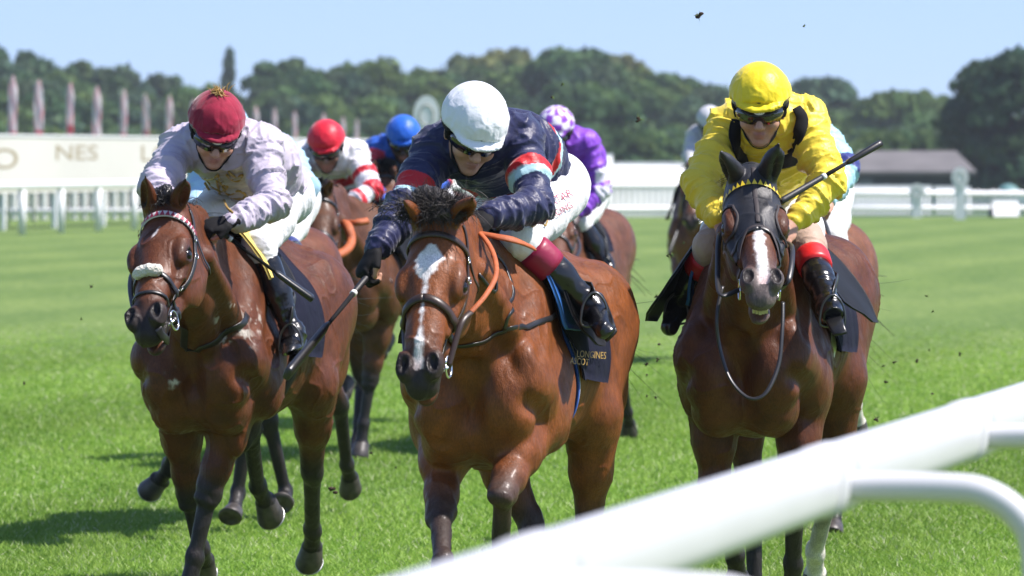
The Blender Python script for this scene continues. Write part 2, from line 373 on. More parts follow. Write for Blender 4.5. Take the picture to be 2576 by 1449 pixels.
def horse(label, W, yaw, poll, nose, ears, legs, scale=1.0, dz=0.0, pitch=0.0, h=.012, coat=BAY, dark=DARK, legdark=(.020, .017, .016), muzzle=(.026, .019, .017),
          blaze=None, hood=None, face=None, group='racehorses galloping towards the finish', detail=True, socks=(), tail_dir=None, forelock=(420, .055), fore_w=.034, mouth=0.0, kneecol=None, lather=None):
    H = Horse(); f = Field(); H.f = f
    y = math.radians(yaw); fw = A(-math.sin(y), -math.cos(y), 0); lf = A(math.cos(y), -math.sin(y), 0)
    pt = math.radians(pitch); fp = fw * math.cos(pt) + UP * math.sin(pt); up = UP * math.cos(pt) - fw * math.sin(pt)
    O = A(W[0], W[1], 1.6 * scale + dz)
    H.fw, H.lf, H.up = fp, lf, up
    def L(a, b, c): return O + scale * (fp * a + lf * b + up * (c - 1.6))
    H.L = L; ax3 = [fp, lf, up]; S = scale
    def E(c, r, k=.06, ax=None, col=coat): f.ell(L(*c), np.array(r) * S, ax3 if ax is None else ax, k, col)
    under = tuple(np.array(coat) * .62); ctop = tuple(np.array(coat) * .8)
    # trunk
    E((-.02, 0, 1.20), (.42, .215, .385), .05); E((-.44, 0, 1.195), (.46, .268, .335), .08); E((-.78, 0, 1.23), (.40, .255, .285), .10)
    E((-1.02, 0, 1.33), (.36, .255, .25), .10)
    f.cone(L(.06, 0, 1.50), L(-.30, 0, 1.50), .085 * S, .06 * S, .08, ctop); f.cone(L(-.30, 0, 1.48), L(-1.0, 0, 1.535), .07 * S, .07 * S, .10, ctop)
    for q in (-1, 1):
        E((-1.08, q * .125, 1.345), (.30, .165, .22), .06); E((-1.27, q * .115, 1.17), (.15, .125, .24), .07)
        f.cone(L(.0, q * .11, 1.47), L(.30, q * .175, 1.10), .075 * S, .105 * S, .06, coat, n=lf, ff=.8)          # shoulder blade
        E((-.03, q * .19, 1.10), (.19, .085, .16), .05); E((.05, q * .205, 1.0), (.11, .075, .13), .04)           # triceps
        E((.325, q * .112, 1.04), (.110, .110, .155), .014); E((.25, q * .108, .92), (.13, .090, .11), .014)        # pectorals
        E((.325, q * .175, 1.16), (.075, .062, .085), .018)
    E((.10, 0, .93), (.28, .13, .11), .06)
    groove = [((.455, 0, 1.16), (.40, 0, .90), .032)] + [((.40, q * .20, 1.03), (.22, q * .255, .99), .016) for q in (-1, 1)] + [((.34, q * .235, 1.20), (.10, q * .245, 1.38), .016) for q in (-1, 1)]
    # neck and head frames
    n_ = nrm(nose - poll); HL = np.linalg.norm(nose - poll) / .60; H.HL = HL
    u_ = (fw * .8 + UP * .55) if face is None else np.asarray(face, float); u_ = nrm(u_ - n_ * (u_ @ n_)); s_ = np.cross(u_, n_)
    def Q(n, s, u): return poll + HL * (n_ * n + s_ * s + u_ * u)
    H.Q, H.n, H.s, H.u = Q, n_, s_, u_; hx = [n_, s_, u_]
    sunk = nrm(poll - L(.05, 0, 1.45)); side = nrm(np.cross(UP, sunk)); 
    b0, b1, b2 = L(-.05, 0, 1.46), L(.10, 0, 1.30), L(.24, 0, 1.14); p0 = Q(-.01, 0, -.05); p1 = Q(.06, 0, -.17)
    mid = lambda a, b, t, dv: lerp(a, b, t) + UP * dv
    m0, m2 = mid(b0, p0, .55, .045), mid(b2, p1, .55, -.01); m1 = lerp(b1, lerp(p0, p1, .5), .55)
    for (x, m_, z, r0, r1, r2, ff) in ((b0, m0, p0, .085, .072, .075, .8), (b1, m1, lerp(p0, p1, .5), .155, .122, .094, .78), (b2, m2, p1, .125, .092, .072, .92)):
        f.cone(x, m_, r0 * S, r1 * S, .07, coat, n=side, ff=ff); f.cone(m_, z, r1 * S, r2 * S, .06, coat, n=side, ff=ff)
    f.cone(L(.30, 0, 1.06), lerp(m2, p1, .9), .05 * S, .042 * S, .03, coat)                                       # windpipe
    for q in (-1, 1): f.cone(L(.20, q * .12, 1.18), lerp(m1, p1, .6) + side * q * .075, .075 * S, .045 * S, .03, coat)    # neck strap muscle
    # head
    def E2(c, r, k=.02, col=coat, op=1, ax=None): f.ell(Q(*c), np.array(r) * HL, hx if ax is None else ax, k, col, op)
    hc = lambda a, b, ra, rb, k=.02, col=coat, c2=None, n=None, ff=1: f.cone(Q(*a), Q(*b), ra * HL, rb * HL, k, col, c2, n, ff)
    E2((.05, 0, -.075), (.11, .085, .085), .04); E2((.17, 0, -.060), (.13, .098, .062), .04)
    hc((.20, 0, -.055), (.47, 0, -.040), .066, .038, .03, coat, None, s_, 1.18)
    hc((.22, 0, -.12), (.52, 0, -.085), .078, .050, .04, coat, muzzle, s_, .78)
    for q in (-1, 1):
        E2((.215, q * .088, -.046), (.066, .028, .036), .018)                                  # brow bone
        hc((.235, q * .088, -.088), (.385, q * .058, -.085), .024, .015, .018)               # cheek crest
        f.ell(Q(.17, q * .060, -.175), A(.15, .034, .118) * HL, [n_, nrm(s_ + .0 * n_), u_], .03, coat)   # jaw plate
        hc((.10, q * .052, -.245), (.40, q * .026, -.165), .032, .026, .03)
        hc((.26, q * .05, -.055), (.46, q * .036, -.05), .02, .018, .02)                     # side of the nose
    E2((.525, 0, -.085), (.075, .055, .058), .03, muzzle); E2((.575, 0, -.090), (.042, .050, .042), .025, muzzle)
    for q in (-1, 1):
        f.ell(Q(.528, q * .046, -.042), A(.052, .030, .038) * HL, [nrm(n_ + q * .18 * s_), s_, u_], .016, muzzle)
        f.ell(Q(.536, q * .049, .000), A(.036, .0185, .030) * HL, [nrm(n_ + .16 * q * s_ - .25 * u_), nrm(s_ - .16 * q * n_), nrm(u_ + .25 * n_)], .006, (.004, .003, .003), -1)
    mo = .02 + mouth
    E2((.555 - mouth * .3, 0, -.138 - mo * .6), (.050, .034, .026), .015, muzzle); hc((.36, 0, -.165), (.52, 0, -.145 - mo * .5), .036, .026, .03, coat, muzzle)
    E2((.590, 0, -.122 - mo * .25), (.060, .060, .004 + mo * .3), .008, op=-1)
    for q in (-1, 1):                                                                        # eyes: a lidded bulge with a hole for the ball
        E2((.222, q * .096, -.064), (.036, .025, .029), .012, (.022, .012, .009)); 
        f.ell(Q(.226, q * .121, -.058), A(.028, .024, .019) * HL, [nrm(n_ + .25 * u_), s_, nrm(u_ - .25 * n_)], .006, DARK, -1)
    H.earpts = []
    for q, (ex, ey, sg) in zip((-1, 1), ears):                                              # ears: hollow cups; first is the animal's right
        base = Q(-.005, q * .052, -.015); tip = reach(base, ex, ey, .18 * HL, sg); d = nrm(tip - base); H.earpts.append((base, tip))
        op_ = nrm(fw * .75 + lf * q * .55 - d * ((fw * .75 + lf * q * .55) @ d)); sdv = np.cross(d, op_); ea = [d, sdv, op_]
        f.cone(base - d * .02, base + d * .05 * HL, .028 * HL, .026 * HL, .02, coat)
        f.ell(base + d * .070 * HL, A(.080, .034, .026) * HL, ea, .02, coat)
        f.cone(base + d * .085 * HL, tip, .028 * HL, .003, .014, coat, dark, n=op_, ff=.6)
        f.ell(base + d * .092 * HL + op_ * .020 * HL, A(.066, .0185, .020) * HL, ea, .008, tuple(.85 * np.array(coat)), -1)
    if detail:
        for (ga, gb_, gr) in groove: f.cone(L(*ga), L(*gb_), gr * S, None, .05, None, op=-1)
    # legs
    H.hoofs = []
    def pos(j, par, ln): return L(*j[1:]) if j[0] == 'l' else reach(par, j[1], j[2], ln * S, j[3])
    for q, key in ((-1, 'fr'), (1, 'fl')):
        el_ = L(*legs[key][3]) if len(legs[key]) > 3 else L(-.03, q * .165, .97); K = pos(legs[key][0], el_, .42); Fe = pos(legs[key][1], K, .27); Cc = pos(legs[key][2], Fe, .115)
        sock = (.62, .58, .50) if key in socks else legdark; kc = kneecol or legdark
        d1 = nrm(K - el_); bk = -nrm(fp - d1 * (fp @ d1)); d2 = nrm(Fe - K); bk2 = -nrm(fp - d2 * (fp @ d2)); d3 = nrm(Cc - Fe)
        f.cone(L(.22, q * .16, 1.08), el_, .105 * S, .098 * S, .04, coat); f.cone(el_, lerp(el_, K, .45), .104 * S, .078 * S, .035, coat)
        f.cone(lerp(el_, K, .45), lerp(el_, K, .8), .074 * S, .055 * S, .03, coat); f.cone(lerp(el_, K, .8), K, .055 * S, .049 * S, .03, coat, kc)
        f.ell(lerp(el_, K, .28) - bk * .040 * S + lf * q * .022, A(.16, .050, .052) * S, [d1, lf, bk], .016, coat); f.ell(lerp(el_, K, .30) + bk * .036 * S, A(.15, .046, .042) * S, [d1, lf, bk], .018, coat); f.ell(lerp(el_, K, .26) - bk * .03 * S - lf * q * .030, A(.14, .040, .045) * S, [d1, lf, bk], .016, coat)
        f.ell(K, A(.062, .052, .048) * S, [d1, lf, bk], .012, kc); f.ell(K + d1 * .045 * S - bk * .012 * S, A(.03, .045, .036) * S, [d1, lf, bk], .012, legdark); f.ell(K - d1 * .035 * S + bk * .03 * S, A(.03, .022, .024) * S, [d1, lf, bk], .02, kc)
        f.cone(K, Fe, .036 * S, .029 * S, .012, legdark, sock); f.cone(lerp(K, Fe, .08) + bk2 * .032 * S, Fe + bk2 * .026 * S, .021 * S, .023 * S, .006, legdark, sock)
        f.ell(Fe + bk2 * .008 * S, A(.042, .036, .042) * S, [d2, lf, bk2], .018, sock); f.cone(Fe, Cc, .031 * S, .036 * S, .015, sock)
        f.ell(Cc, A(.026, .043, .043) * S, [d3, lf, np.cross(d3, lf)], .012, sock)
        H.hoofs.append((Cc, d3, fp - d3 * (fp @ d3) if abs(fp @ d3) < .93 else -up if fp @ d3 < 0 else up, key))
    for q, key in ((-1, 'hr'), (1, 'hl')):
        hip = L(-1.08, q * .15, 1.33); St = pos(legs[key][0], hip, .40) if legs[key][0] else L(-.80, q * .20, 1.02)
        Hk = pos(legs[key][1], St, .44); Fe = pos(legs[key][2], Hk, .37); Cc = pos(legs[key][3], Fe, .115)
        sock = (.62, .58, .50) if key in socks else legdark
        d1 = nrm(Hk - St); bk = -nrm(fp - d1 * (fp @ d1)); d2 = nrm(Fe - Hk); bk2 = -nrm(fp - d2 * (fp @ d2)); d3 = nrm(Cc - Fe)
        f.cone(hip, St, .20 * S, .125 * S, .09, coat, n=lf, ff=.72); f.cone(L(-1.22, q * .13, 1.12), lerp(St, Hk, .45) + bk * .02, .135 * S, .065 * S, .07, coat, n=lf, ff=.75)
        f.cone(St, lerp(St, Hk, .5), .105 * S, .070 * S, .05, coat); f.cone(lerp(St, Hk, .5), Hk, .066 * S, .044 * S, .04, coat, legdark)
        f.ell(lerp(St, Hk, .3), A(.15, .06, .062) * S, [d1, lf, bk], .04, coat)
        pt_ = Hk + bk * .050 * S - d1 * .035 * S; f.cone(lerp(St, Hk, .55) + bk * .03 * S, pt_, .025 * S, .022 * S, .025, coat, legdark)
        f.ell(Hk, A(.062, .040, .048) * S, [d1, lf, bk], .02, legdark); f.cone(pt_, Hk + d2 * .08 * S + bk2 * .02 * S, .024 * S, .024 * S, .015, legdark)
        f.cone(Hk, Fe, .036 * S, .029 * S, .02, legdark, sock); f.cone(lerp(Hk, Fe, .1) + bk2 * .026 * S, Fe + bk2 * .022 * S, .021 * S, .022 * S, .012, legdark, sock)
        f.ell(Fe + bk2 * .008 * S, A(.042, .036, .042) * S, [d2, lf, bk2], .018, sock); f.cone(Fe, Cc, .031 * S, .036 * S, .015, sock)
        f.ell(Cc, A(.026, .043, .043) * S, [d3, lf, np.cross(d3, lf)], .012, sock)
        H.hoofs.append((Cc, d3, fp - d3 * (fp @ d3) if abs(fp @ d3) < .93 else -up if fp @ d3 < 0 else up, key))
    # surface
    V, Qd = f.surf(h)
    C = f.colour(V, coat)
    if detail:                                          # play of muscle and veins under the skin
        N_ = f.grad(V); onleg = smooth01((V[:, 2] - .45) / .25)
        wv = V + .05 * np.stack([fbm(V * 6 + o, 2) for o in (3, 40, 77)], 1)
        vein = (1 - np.abs(2 * vnoise(wv * A(13, 13, 8)) - 1)) ** 14
        V = V + N_ * ((.014 * fbm(V * A(9, 9, 5) + 2, 3) + .0055 * vein * smooth01((fbm(V * 3 + 8, 2) + .12) / .15)) * (.35 + .65 * onleg))[:, None]
    R = V - poll; hn, hs, hu = R @ n_ / HL, R @ s_ / HL, R @ u_ / HL
    ishead = (hn > .02) & (np.abs(hs) < .13) & (hu > -.2) & (hn < .7)
    if blaze is not None:
        ns = np.stack([hn * 60, hs * 60, hu * 60], 1); jit = fbm(ns, 2)
        for (bn, bs, bw) in blaze:                                   # lists of stations along the face: (n, centre, half width)
            ce = np.interp(hn, bn, bs, left=9, right=9); wd = np.interp(hn, bn, bw, left=0, right=0)
            mt = smooth01((wd - np.abs(hs - ce) + jit * .026) / .013) * (hu > -.085) * ishead * (hn > bn[0]) * (hn < bn[-1] + .02)
            C = C * (1 - mt[:, None]) + A(.74, .70, .67) * mt[:, None]
            pk = mt * smooth01((hn - .50) / .05); C = C * (1 - .6 * pk[:, None]) + A(.62, .36, .33) * .6 * pk[:, None]
    root = empty('horse', (W[0], W[1], 0), label, 'horse', group); H.root = root
    if detail:
        e1 = fbm(V * 7, 3)[:, None]; C = C * (1 + .35 * e1)
    H.V, H.Qd, H.hc3 = V, Qd, (hn, hs, hu); H.S = S
    if lather is not None:
        for (X_, Y_, rad, amt) in lather:
            pc = onpx(f, X_, Y_, 0, W[1] - 2.2); dd_ = np.linalg.norm(V - pc, axis=1); mt = smooth01(1.3 - dd_ / rad) * smooth01((fbm(V * 38, 3) + .5 * fbm(V * 9 + 4, 2) + amt) / .16); C = C * (1 - .8 * mt[:, None]) + A(.62, .58, .50) * .8 * mt[:, None]
    H.body = mk('body', V, Qd, M['coat'], root, True, np.clip(C, .003, 1))
    for (Cc, d3, toe, key) in H.hoofs:
        hv, hf, shp, a_ = hoof_mesh(Cc, d3, toe, S); ho = mk('hoof', hv, hf, M['hoof'], root)
        if detail or key == 'fr':
            V2, F2 = tube(shp, .006, 6, [a_] * len(shp), .5); mk('horseshoe', V2, F2, M['shoe'], ho)
    for q in (-1, 1):
        c = Q(.225, q * .0955, -.060); m = MB(); vs = []; n = 12
        for i in range(n + 1):
            for j in range(n): a, b = math.pi * i / n, 2 * math.pi * j / n; vs.append(c + .0238 * HL * (A(math.sin(a) * math.cos(b), math.sin(a) * math.sin(b), math.cos(a))))
        m.add(vs, [(i * n + j, i * n + (j + 1) % n, (i + 1) * n + (j + 1) % n, (i + 1) * n + j) for i in range(n) for j in range(n)]); m.build('eye', M['eye'], root)
    # tail, mane, forelock
    rg = np.random.RandomState(int(abs(W[0] * 100)) + 3); dock = L(-1.36, 0, 1.42); td = nrm((-fp * .8 - up * .35) if tail_dir is None else tail_dir)
    nt_ = 110 if detail else 60
    hair([dock + lf * rg.normal(0, .02) + up * rg.normal(0, .025) for _ in range(nt_)], [td + rg.normal(0, .05, 3) for _ in range(nt_)], .62, .0018 if detail else .008, 5, 8, .8, .9).build('tail', M['hair'], root)
    nm = 420 if detail else 60; rr = []; dd = []
    for _ in range(nm):
        t = rg.uniform(.08, 1); q_ = lerp(lerp(b0, m0, min(t / .55, 1)), p0, max(0, (t - .55) / .45)); up2 = nrm(np.cross(sunk, side))
        rr.append(q_ + up2 * .075 * S * (1 - .1 * t) + side * rg.normal(0, .012)); dd.append(-fw * .6 + UP * .25 + lf * rg.normal(-.5, .25))
    hair(rr, dd, .13, .0026 if detail else .01, 6, 5, .4, .9).build('mane', M['hair'], root)
    if forelock and not hood:
        nf, lf_ = forelock; tf = Field(); tw = fore_w * HL
        for _ in range(7): tf.ell(Q(-.01 - tw * .5 + rg.normal(0, .28) * tw, rg.normal(0, .45) * tw, .012 + tw * .35), A(.026, .46 * tw, .36 * tw), [n_, s_, u_], .02)
        Vt, Qt = tf.surf(.004 if detail else .012); Nt = tf.grad(Vt); st = np.stack([(Vt @ s_) * 260, (Vt @ n_) * 22, (Vt @ u_) * 60], 1); Vt = Vt + Nt * (.014 * fbm(st, 3))[:, None]
        tuft_o = mk('forelock', Vt, Qt, M['forelock' if fore_w > .04 else 'hair'], root)
        rr = [Q(rg.uniform(-.04, .02), rg.normal(0, .7) * tw, .01 + tw * rg.uniform(.2, .6)) for _ in range(nf)]
        hair(rr, [n_ * rg.uniform(-1.0, .5) + u_ * rg.uniform(-.1, .6) + s_ * rg.normal(.2, .5) for _ in rr], lf_, .0017 if detail else .009, 7, 6, .8, .7).build('loose_hair', M['forelock' if fore_w > .04 else 'hair'], tuft_o)
    return H
M['iron'] = plain('dull stirrup iron', (.12, .12, .12), .35, .9)
# ------------------------------------------------------------------ tack
def text_mesh(txt):
    cu = bpy.data.curves.new('lettering', 'FONT'); cu.body = txt; cu.align_x = 'CENTER'; cu.align_y = 'CENTER'; cu.resolution_u = 3
    ob = bpy.data.objects.new('lettering', cu); COL.objects.link(ob); dg = bpy.context.evaluated_depsgraph_get(); me = ob.evaluated_get(dg).to_mesh()
    V = np.array([v.co[:] for v in me.vertices]); Fs = [tuple(p.vertices) for p in me.polygons]
    ob.evaluated_get(dg).to_mesh_clear(); bpy.data.objects.remove(ob); bpy.data.curves.remove(cu); return V, Fs
def text_on(name, field, txt, X, Y, size, ang, mat, parent, off, D0, sx=1.0):
    """letters embroidered on a surface: every corner of the letters is laid on it"""
    V, Fs = text_mesh(txt); a = math.radians(ang); x, y_ = V[:, 0] * size * sx, V[:, 1] * size
    O = np.array([P(X + i * math.cos(a) + j * math.sin(a), Y + i * math.sin(a) - j * math.cos(a), D0) for i, j in zip(x, y_)]); Dr = O - A(0, 0, CAMZ); Dr /= np.linalg.norm(Dr, axis=1)[:, None]
    return mk(name, field.cast(O, Dr, off, 6.0), Fs, mat, parent, False)
def ring(c, axis, R, r, n=18):
    axis = nrm(axis); e1 = nrm(np.cross(axis, A(.3, .2, 1))); e2 = np.cross(axis, e1)
    return [c + R * (e1 * math.cos(t) + e2 * math.sin(t)) for t in np.linspace(0, 2 * math.pi, n)], r
def bridle(H, mat='leather', brow=None, nose='plain', cheek=True, detail=True, nn=.335):
    f, Q, HLn = H.f, H.Q, H.HL; sc = HLn
    m = MB()
    for q in (-1, 1):
        m.add(*strap(f, [Q(-.005, q * .06, -.06), Q(.06, q * .098, -.10), Q(.16, q * .112, -.135), Q(.30, q * .085, -.135), Q(.42, q * .062, -.12), Q(.475, q * .060, -.115)], .019 * sc, .005, .004, 6))
        if detail: m.add(*strap(f, [Q(.06, q * .098, -.11), Q(.10, q * .09, -.20), Q(.10, q * .05, -.275), Q(.10, 0, -.285)], .014 * sc, .004, .004, 6))
    m.add(*strap(f, [Q(-.02, -.07, -.06), Q(-.035, 0, -.0), Q(-.02, .07, -.06)], .022, .005, .004))
    b = m.build('bridle', M[mat], H.root)
    bp = [Q(.075, -.105, -.10), Q(.075, -.098, -.05), Q(.070, -.06, 0), Q(.066, 0, .01), Q(.070, .06, 0), Q(.075, .098, -.05), Q(.075, .105, -.10)]
    if brow is None: V, Fs = strap(f, bp, .022 * sc, .008, .005, 8); mk('browband', V, Fs, M[mat], b)
    else:
        V, Fs = strap(f, bp, .026 * sc, .006, .006, 8); mk('browband', V, Fs, plain('browband base', brow[0], .5), b)
        X = spline(bp, 7); X, N = f.snap(X, .013); tri = []; Fs = []; T = np.gradient(X, axis=0)
        for k in range(1, len(X) - 1, 2):
            t = nrm(T[k]); bi = np.cross(N[k], t); bi = bi if bi @ H.n > 0 else -bi; c = X[k]; hw = np.linalg.norm(X[k + 1] - X[k - 1]) * .46; o = len(tri)
            tri += [c - t * hw + bi * .012 * sc, c + t * hw + bi * .012 * sc, c - bi * .012 * sc]; Fs.append((o, o + 1, o + 2))
        mk('browband_triangles', np.array(tri), Fs, plain('browband triangles', brow[1], .5), b, False)
    npnt = [Q(nn - .03, 0, .02), Q(nn - .018, .05, -.01), Q(nn, .075, -.06), Q(nn + .02, .068, -.12), Q(nn + .03, .035, -.19), Q(nn + .03, 0, -.205), Q(nn + .03, -.035, -.19), Q(nn + .02, -.068, -.12), Q(nn, -.075, -.06), Q(nn - .018, -.05, -.01)]
    V, Fs = strap(f, npnt, .030 * sc if nose == 'padded' else .02 * sc, .014 if nose == 'padded' else .006, .006, 5, True); nb = mk('noseband', V, Fs, M[mat], b)
    if nose == 'sheepskin':
        X = spline([Q(nn - .022, q, .02 - abs(q) * .5) for q in (-.036, -.018, 0, .018, .036)], 6); X, N = f.snap(X, .013); ff = Field()
        for k in range(len(X) - 1): ff.cone(X[k], X[k + 1], .017 * sc, None, .01)
        V, Q_ = ff.surf(.005); V = V + ff.grad(V) * (.012 * fbm(V * 70, 2))[:, None]; mk('sheepskin_roll', V, Q_, M['fleece'], nb)
        V, Fs = strap(f, [Q(nn + .06, -.065, -.10), Q(nn + .07, -.045, -.02), Q(nn + .075, 0, .005), Q(nn + .07, .045, -.02), Q(nn + .06, .065, -.10)], .014, .005, .005); mk('drop_strap', V, Fs, M[mat], nb)
    H.bit = []
    for q in (-1, 1):
        c = Q(.485, q * .068, -.120); H.bit.append(c); mb = MB(); pts, r = ring(c, H.s + .35 * H.n * 0, .034 * sc, .0042); mb.tube(pts, r, 6)
        mb.tube([c, Q(.51, q * .03, -.122)], .006, 6); mb.build('bit_ring', M['steel'], b)
    if nose == 'padded' or nose == 'sheepskin':
        mb = MB()
        for q in (-1, 1):
            for (n_, u_) in ((.15, -.135), (.36, -.13), (.09, -.11)):
                X, N = f.snap(Q(n_, q * .11, u_)[None], .007); mb.tube(ring(X[0], N[0], .011, 0)[0], .0022, 5)
        mb.build('buckle', M['steel'], b)
    return b
def wrap(H, outline, off, mat, name, parent, th=.006, na=14, nt=26, wob=0.0, seed=1):
    """a sheet draped over the trunk. outline(v) -> (a_front, a_back) for v = angle from the spine in degrees, on both sides"""
    vs, L = [], H.L; th_max = outline['max']; g = []
    tt = np.linspace(-th_max, th_max, nt)
    for t in tt:
        a0, a1 = outline['fn'](abs(t))
        for k in range(na):
            a = lerp(a0, a1, k / (na - 1)); r = math.radians(t); d = H.lf * math.sin(r) + H.up * math.cos(r); g.append((L(a, 0, 1.22) + d * .62, -d, abs(t) / th_max))
    O = np.array([x[0] for x in g]); Dr = np.array([x[1] for x in g]); fr = np.array([x[2] for x in g]); o = off(fr) if callable(off) else off
    V = H.f.cast(O, Dr, o, .6); rg = np.random.RandomState(seed)
    if wob: V = V - Dr * (wob * fr * (fbm(V * 9 + seed, 2) + .25 * np.sin(V @ H.fw * 38)))[:, None]
    V2 = V - Dr * th; n = len(V); Fs = []
    for i in range(nt - 1):
        for k in range(na - 1):
            q = (i * na + k, i * na + k + 1, (i + 1) * na + k + 1, (i + 1) * na + k); Fs += [q, tuple(x + n for x in q[::-1])]
    bd = [i * na for i in range(nt)] + [(nt - 1) * na + k for k in range(1, na)] + [i * na + na - 1 for i in range(nt - 2, -1, -1)] + [k for k in range(na - 2, 0, -1)]
    for i in range(len(bd)): a, b = bd[i], bd[(i + 1) % len(bd)]; Fs.append((a, a + n, b + n, b))
    return mk(name, np.vstack([V2, V]), Fs, mat, parent)
def girth(H, a, w_=.06, edge=None, mat='girth'):
    pts = []
    for t in np.linspace(62, 298, 22):
        r = math.radians(t); d = H.lf * math.sin(r) + H.up * math.cos(r); pts.append(H.f.cast((H.L(a, 0, 1.2) + d * .62)[None], -d, .006, .62)[0])
    N = H.f.grad(np.array(pts)); V, Fs = tube(spline(pts, 3), w_ / 2, 8, H.f.grad(spline(pts, 3)), .12); g = mk('girth', V, Fs, edge or M[mat], H.root)
    if edge: X = spline(pts, 3); n2 = H.f.grad(X); V, Fs = tube(X + n2 * .004, w_ * .36, 8, n2, .12); mk('girth_webbing', V, Fs, M[mat], g)
    return g
def lin(pairs):
    x = [p[0] for p in pairs]; return lambda t: (np.interp(t, x, [p[1] for p in pairs]), np.interp(t, x, [p[2] for p in pairs]))
def saddlery(H, cloth='navy', pad=None, flap=True, yellow=False, simple=False, flare=.07, fwd=.05, fmax=92):
    if simple:
        wrap(H, dict(max=78, fn=lin([(0, .06, -.62), (78, -.02, -.55)])), .012, M[cloth], 'saddle_cloth', H.root, .008, 8, 16)
        s = wrap(H, dict(max=88, fn=lin([(0, -.02, -.5), (40, .03, -.36), (88, .0, -.26)])), lambda f: .026 + .02 * f, M['felt'], 'saddle', H.root, .012, 8, 18)
        girth(H, -.12, .06, None, 'felt'); return s
    wrap(H, dict(max=108, fn=lin([(0, .02, -.70), (60, -.02, -.66), (80, -.06, -.64), (108, -.10, -.60)])), lambda f: .010 + .016 * f ** 2, M[cloth], 'saddle_cloth', H.root, .006, 22, 44, .012, 4)
    if pad: wrap(H, dict(max=74, fn=lin([(0, .10, -.5), (50, .095, -.42), (74, .03, -.36)])), lambda f: .024 + .010 * f, M[pad], 'saddle_pad', H.root, .012, 16, 34)
    s = wrap(H, dict(max=fmax, fn=lin([(0, .02, -.5), (22, .04, -.40), (55, fwd, -.30), (78, fwd - .02, -.28), (fmax, -.06, -.24)])), lambda f: .036 + flare * f ** 1.6, M['felt'], 'saddle', H.root, .010, 18, 44)
    return s
def stirrup(H, J, i, strapcol='leather'):
    an, to = J.AN[i], J.TO[i]; d = nrm(an - J.KN[i]); c = lerp(an, to, .45) + d * .005; fw_ = nrm(to - an); sd_ = np.cross(fw_, UP); m = MB()
    pts = [c + sd_ * x * .82 + UP * z * .8 for x, z in ((-.055, -.045), (-.058, .0), (-.045, .05), (-.018, .082), (0, .088), (.018, .082), (.045, .05), (.058, 0), (.055, -.045), (0, -.052), (-.055, -.045))]
    m.tube(spline(pts, 3), .0045, 6); o = m.build('stirrup', M['iron'], H.root)
    top = H.L(-.12, (i * 2 - 1) * .20, 1.47); V, Fs = tube([c + UP * .07, lerp(c + UP * .07, top, .5) + H.lf * (i * 2 - 1) * .05, top], .014, 8, [H.lf] * 3, .25); mk('stirrup_leather', V, Fs, M[strapcol], o)
def rein(H, pts, r, mat, name='rein', flat=.4):
    X = spline(pts, 7); V, Fs = tube(X, r, 8, [A(.3, -.6, .7)] * len(X), flat); return mk(name, V, Fs, M[mat], H.root)
def pxstrap(H, pxs, wd, mat, name, D0, th=.006, off=.005, parent=None):
    X = np.array([onpx(H.f, x, y, off, D0) for x, y in pxs]); X = spline(X, 4); X, N = H.f.snap(X, off, 3)
    V, Fs = tube(X, wd / 2, 8, N, th / wd); return mk(name, V, Fs, M[mat], parent or H.root)

# ------------------------------------------------------------------ the setting
def ground_z(D): return -3.0 * smooth01((np.asarray(D, float) - 196) / 70)
def at_px(X, D, z=0.0): return A((X - CX) / F * D, D, z)
gm, t, b = newmat('mown turf'); tc = nd(t, 'TexCoord'); b.inputs['Roughness'].default_value = .85; b.inputs['Specular IOR Level'].default_value = .2
def noise_node(scale, det, rot=0.0):
    mp = nd(t, 'Mapping'); mp.inputs['Scale'].default_value = scale; mp.inputs['Rotation'].default_value = (0, 0, rot); no = nd(t, 'TexNoise'); no.inputs['Scale'].default_value = 1; no.inputs['Detail'].default_value = det
    t.links.new(tc.outputs['Object'], mp.inputs[0]); t.links.new(mp.outputs[0], no.inputs['Vector']); return no
def ramp(src, stops):
    r = nd(t, 'ValToRGB'); e = r.color_ramp.elements
    while len(e) < len(stops): e.new(.5)
    for el_, (p_, c_) in zip(e, stops): el_.position = p_; el_.color = (*c_, 1)
    t.links.new(src, r.inputs[0]); return r.outputs[0]
def mul(a_, b_, f_=1.0, mode='MULTIPLY'):
    mx = nd(t, 'Mix', data_type='RGBA', blend_type=mode); mx.inputs[0].default_value = f_; t.links.new(a_, mx.inputs[6]); t.links.new(b_, mx.inputs[7]); return mx.outputs[2]
c_ = ramp(noise_node((9, 2.2, 1), 6).outputs[0], [(.3, (.094, .160, .034)), (.52, (.128, .200, .048)), (.72, (.175, .240, .072))])
c_ = mul(c_, ramp(noise_node((.9, .16, 1), 4, .2).outputs[0], [(.3, (.80, .84, .8)), (.7, (1.14, 1.08, 1.05))]))
sx = nd(t, 'SeparateXYZ'); t.links.new(tc.outputs['Object'], sx.inputs[0])                     # mower stripes run along the course
def mth(op, a_, b_=None):
    m_ = nd(t, 'Math', operation=op)
    for i_, v_ in enumerate((a_, b_)):
        if v_ is None: continue
        if isinstance(v_, (int, float)): m_.inputs[i_].default_value = v_
        else: t.links.new(v_, m_.inputs[i_])
    return m_.outputs[0]
wv = mth('SINE', mth('ADD', mth('MULTIPLY', mth('SUBTRACT', sx.outputs[0], mth('MULTIPLY', sx.outputs[1], .207)), 2 * math.pi / 3.5), mth('MULTIPLY', noise_node((.12, .12, 1), 2).outputs[0], 1.5)))
c_ = mul(c_, ramp(mth('ADD', mth('MULTIPLY', wv, .5), .5), [(.25, (.90, .93, .88)), (.75, (1.10, 1.06, 1.10))]))
t.links.new(c_, b.inputs['Base Color'])
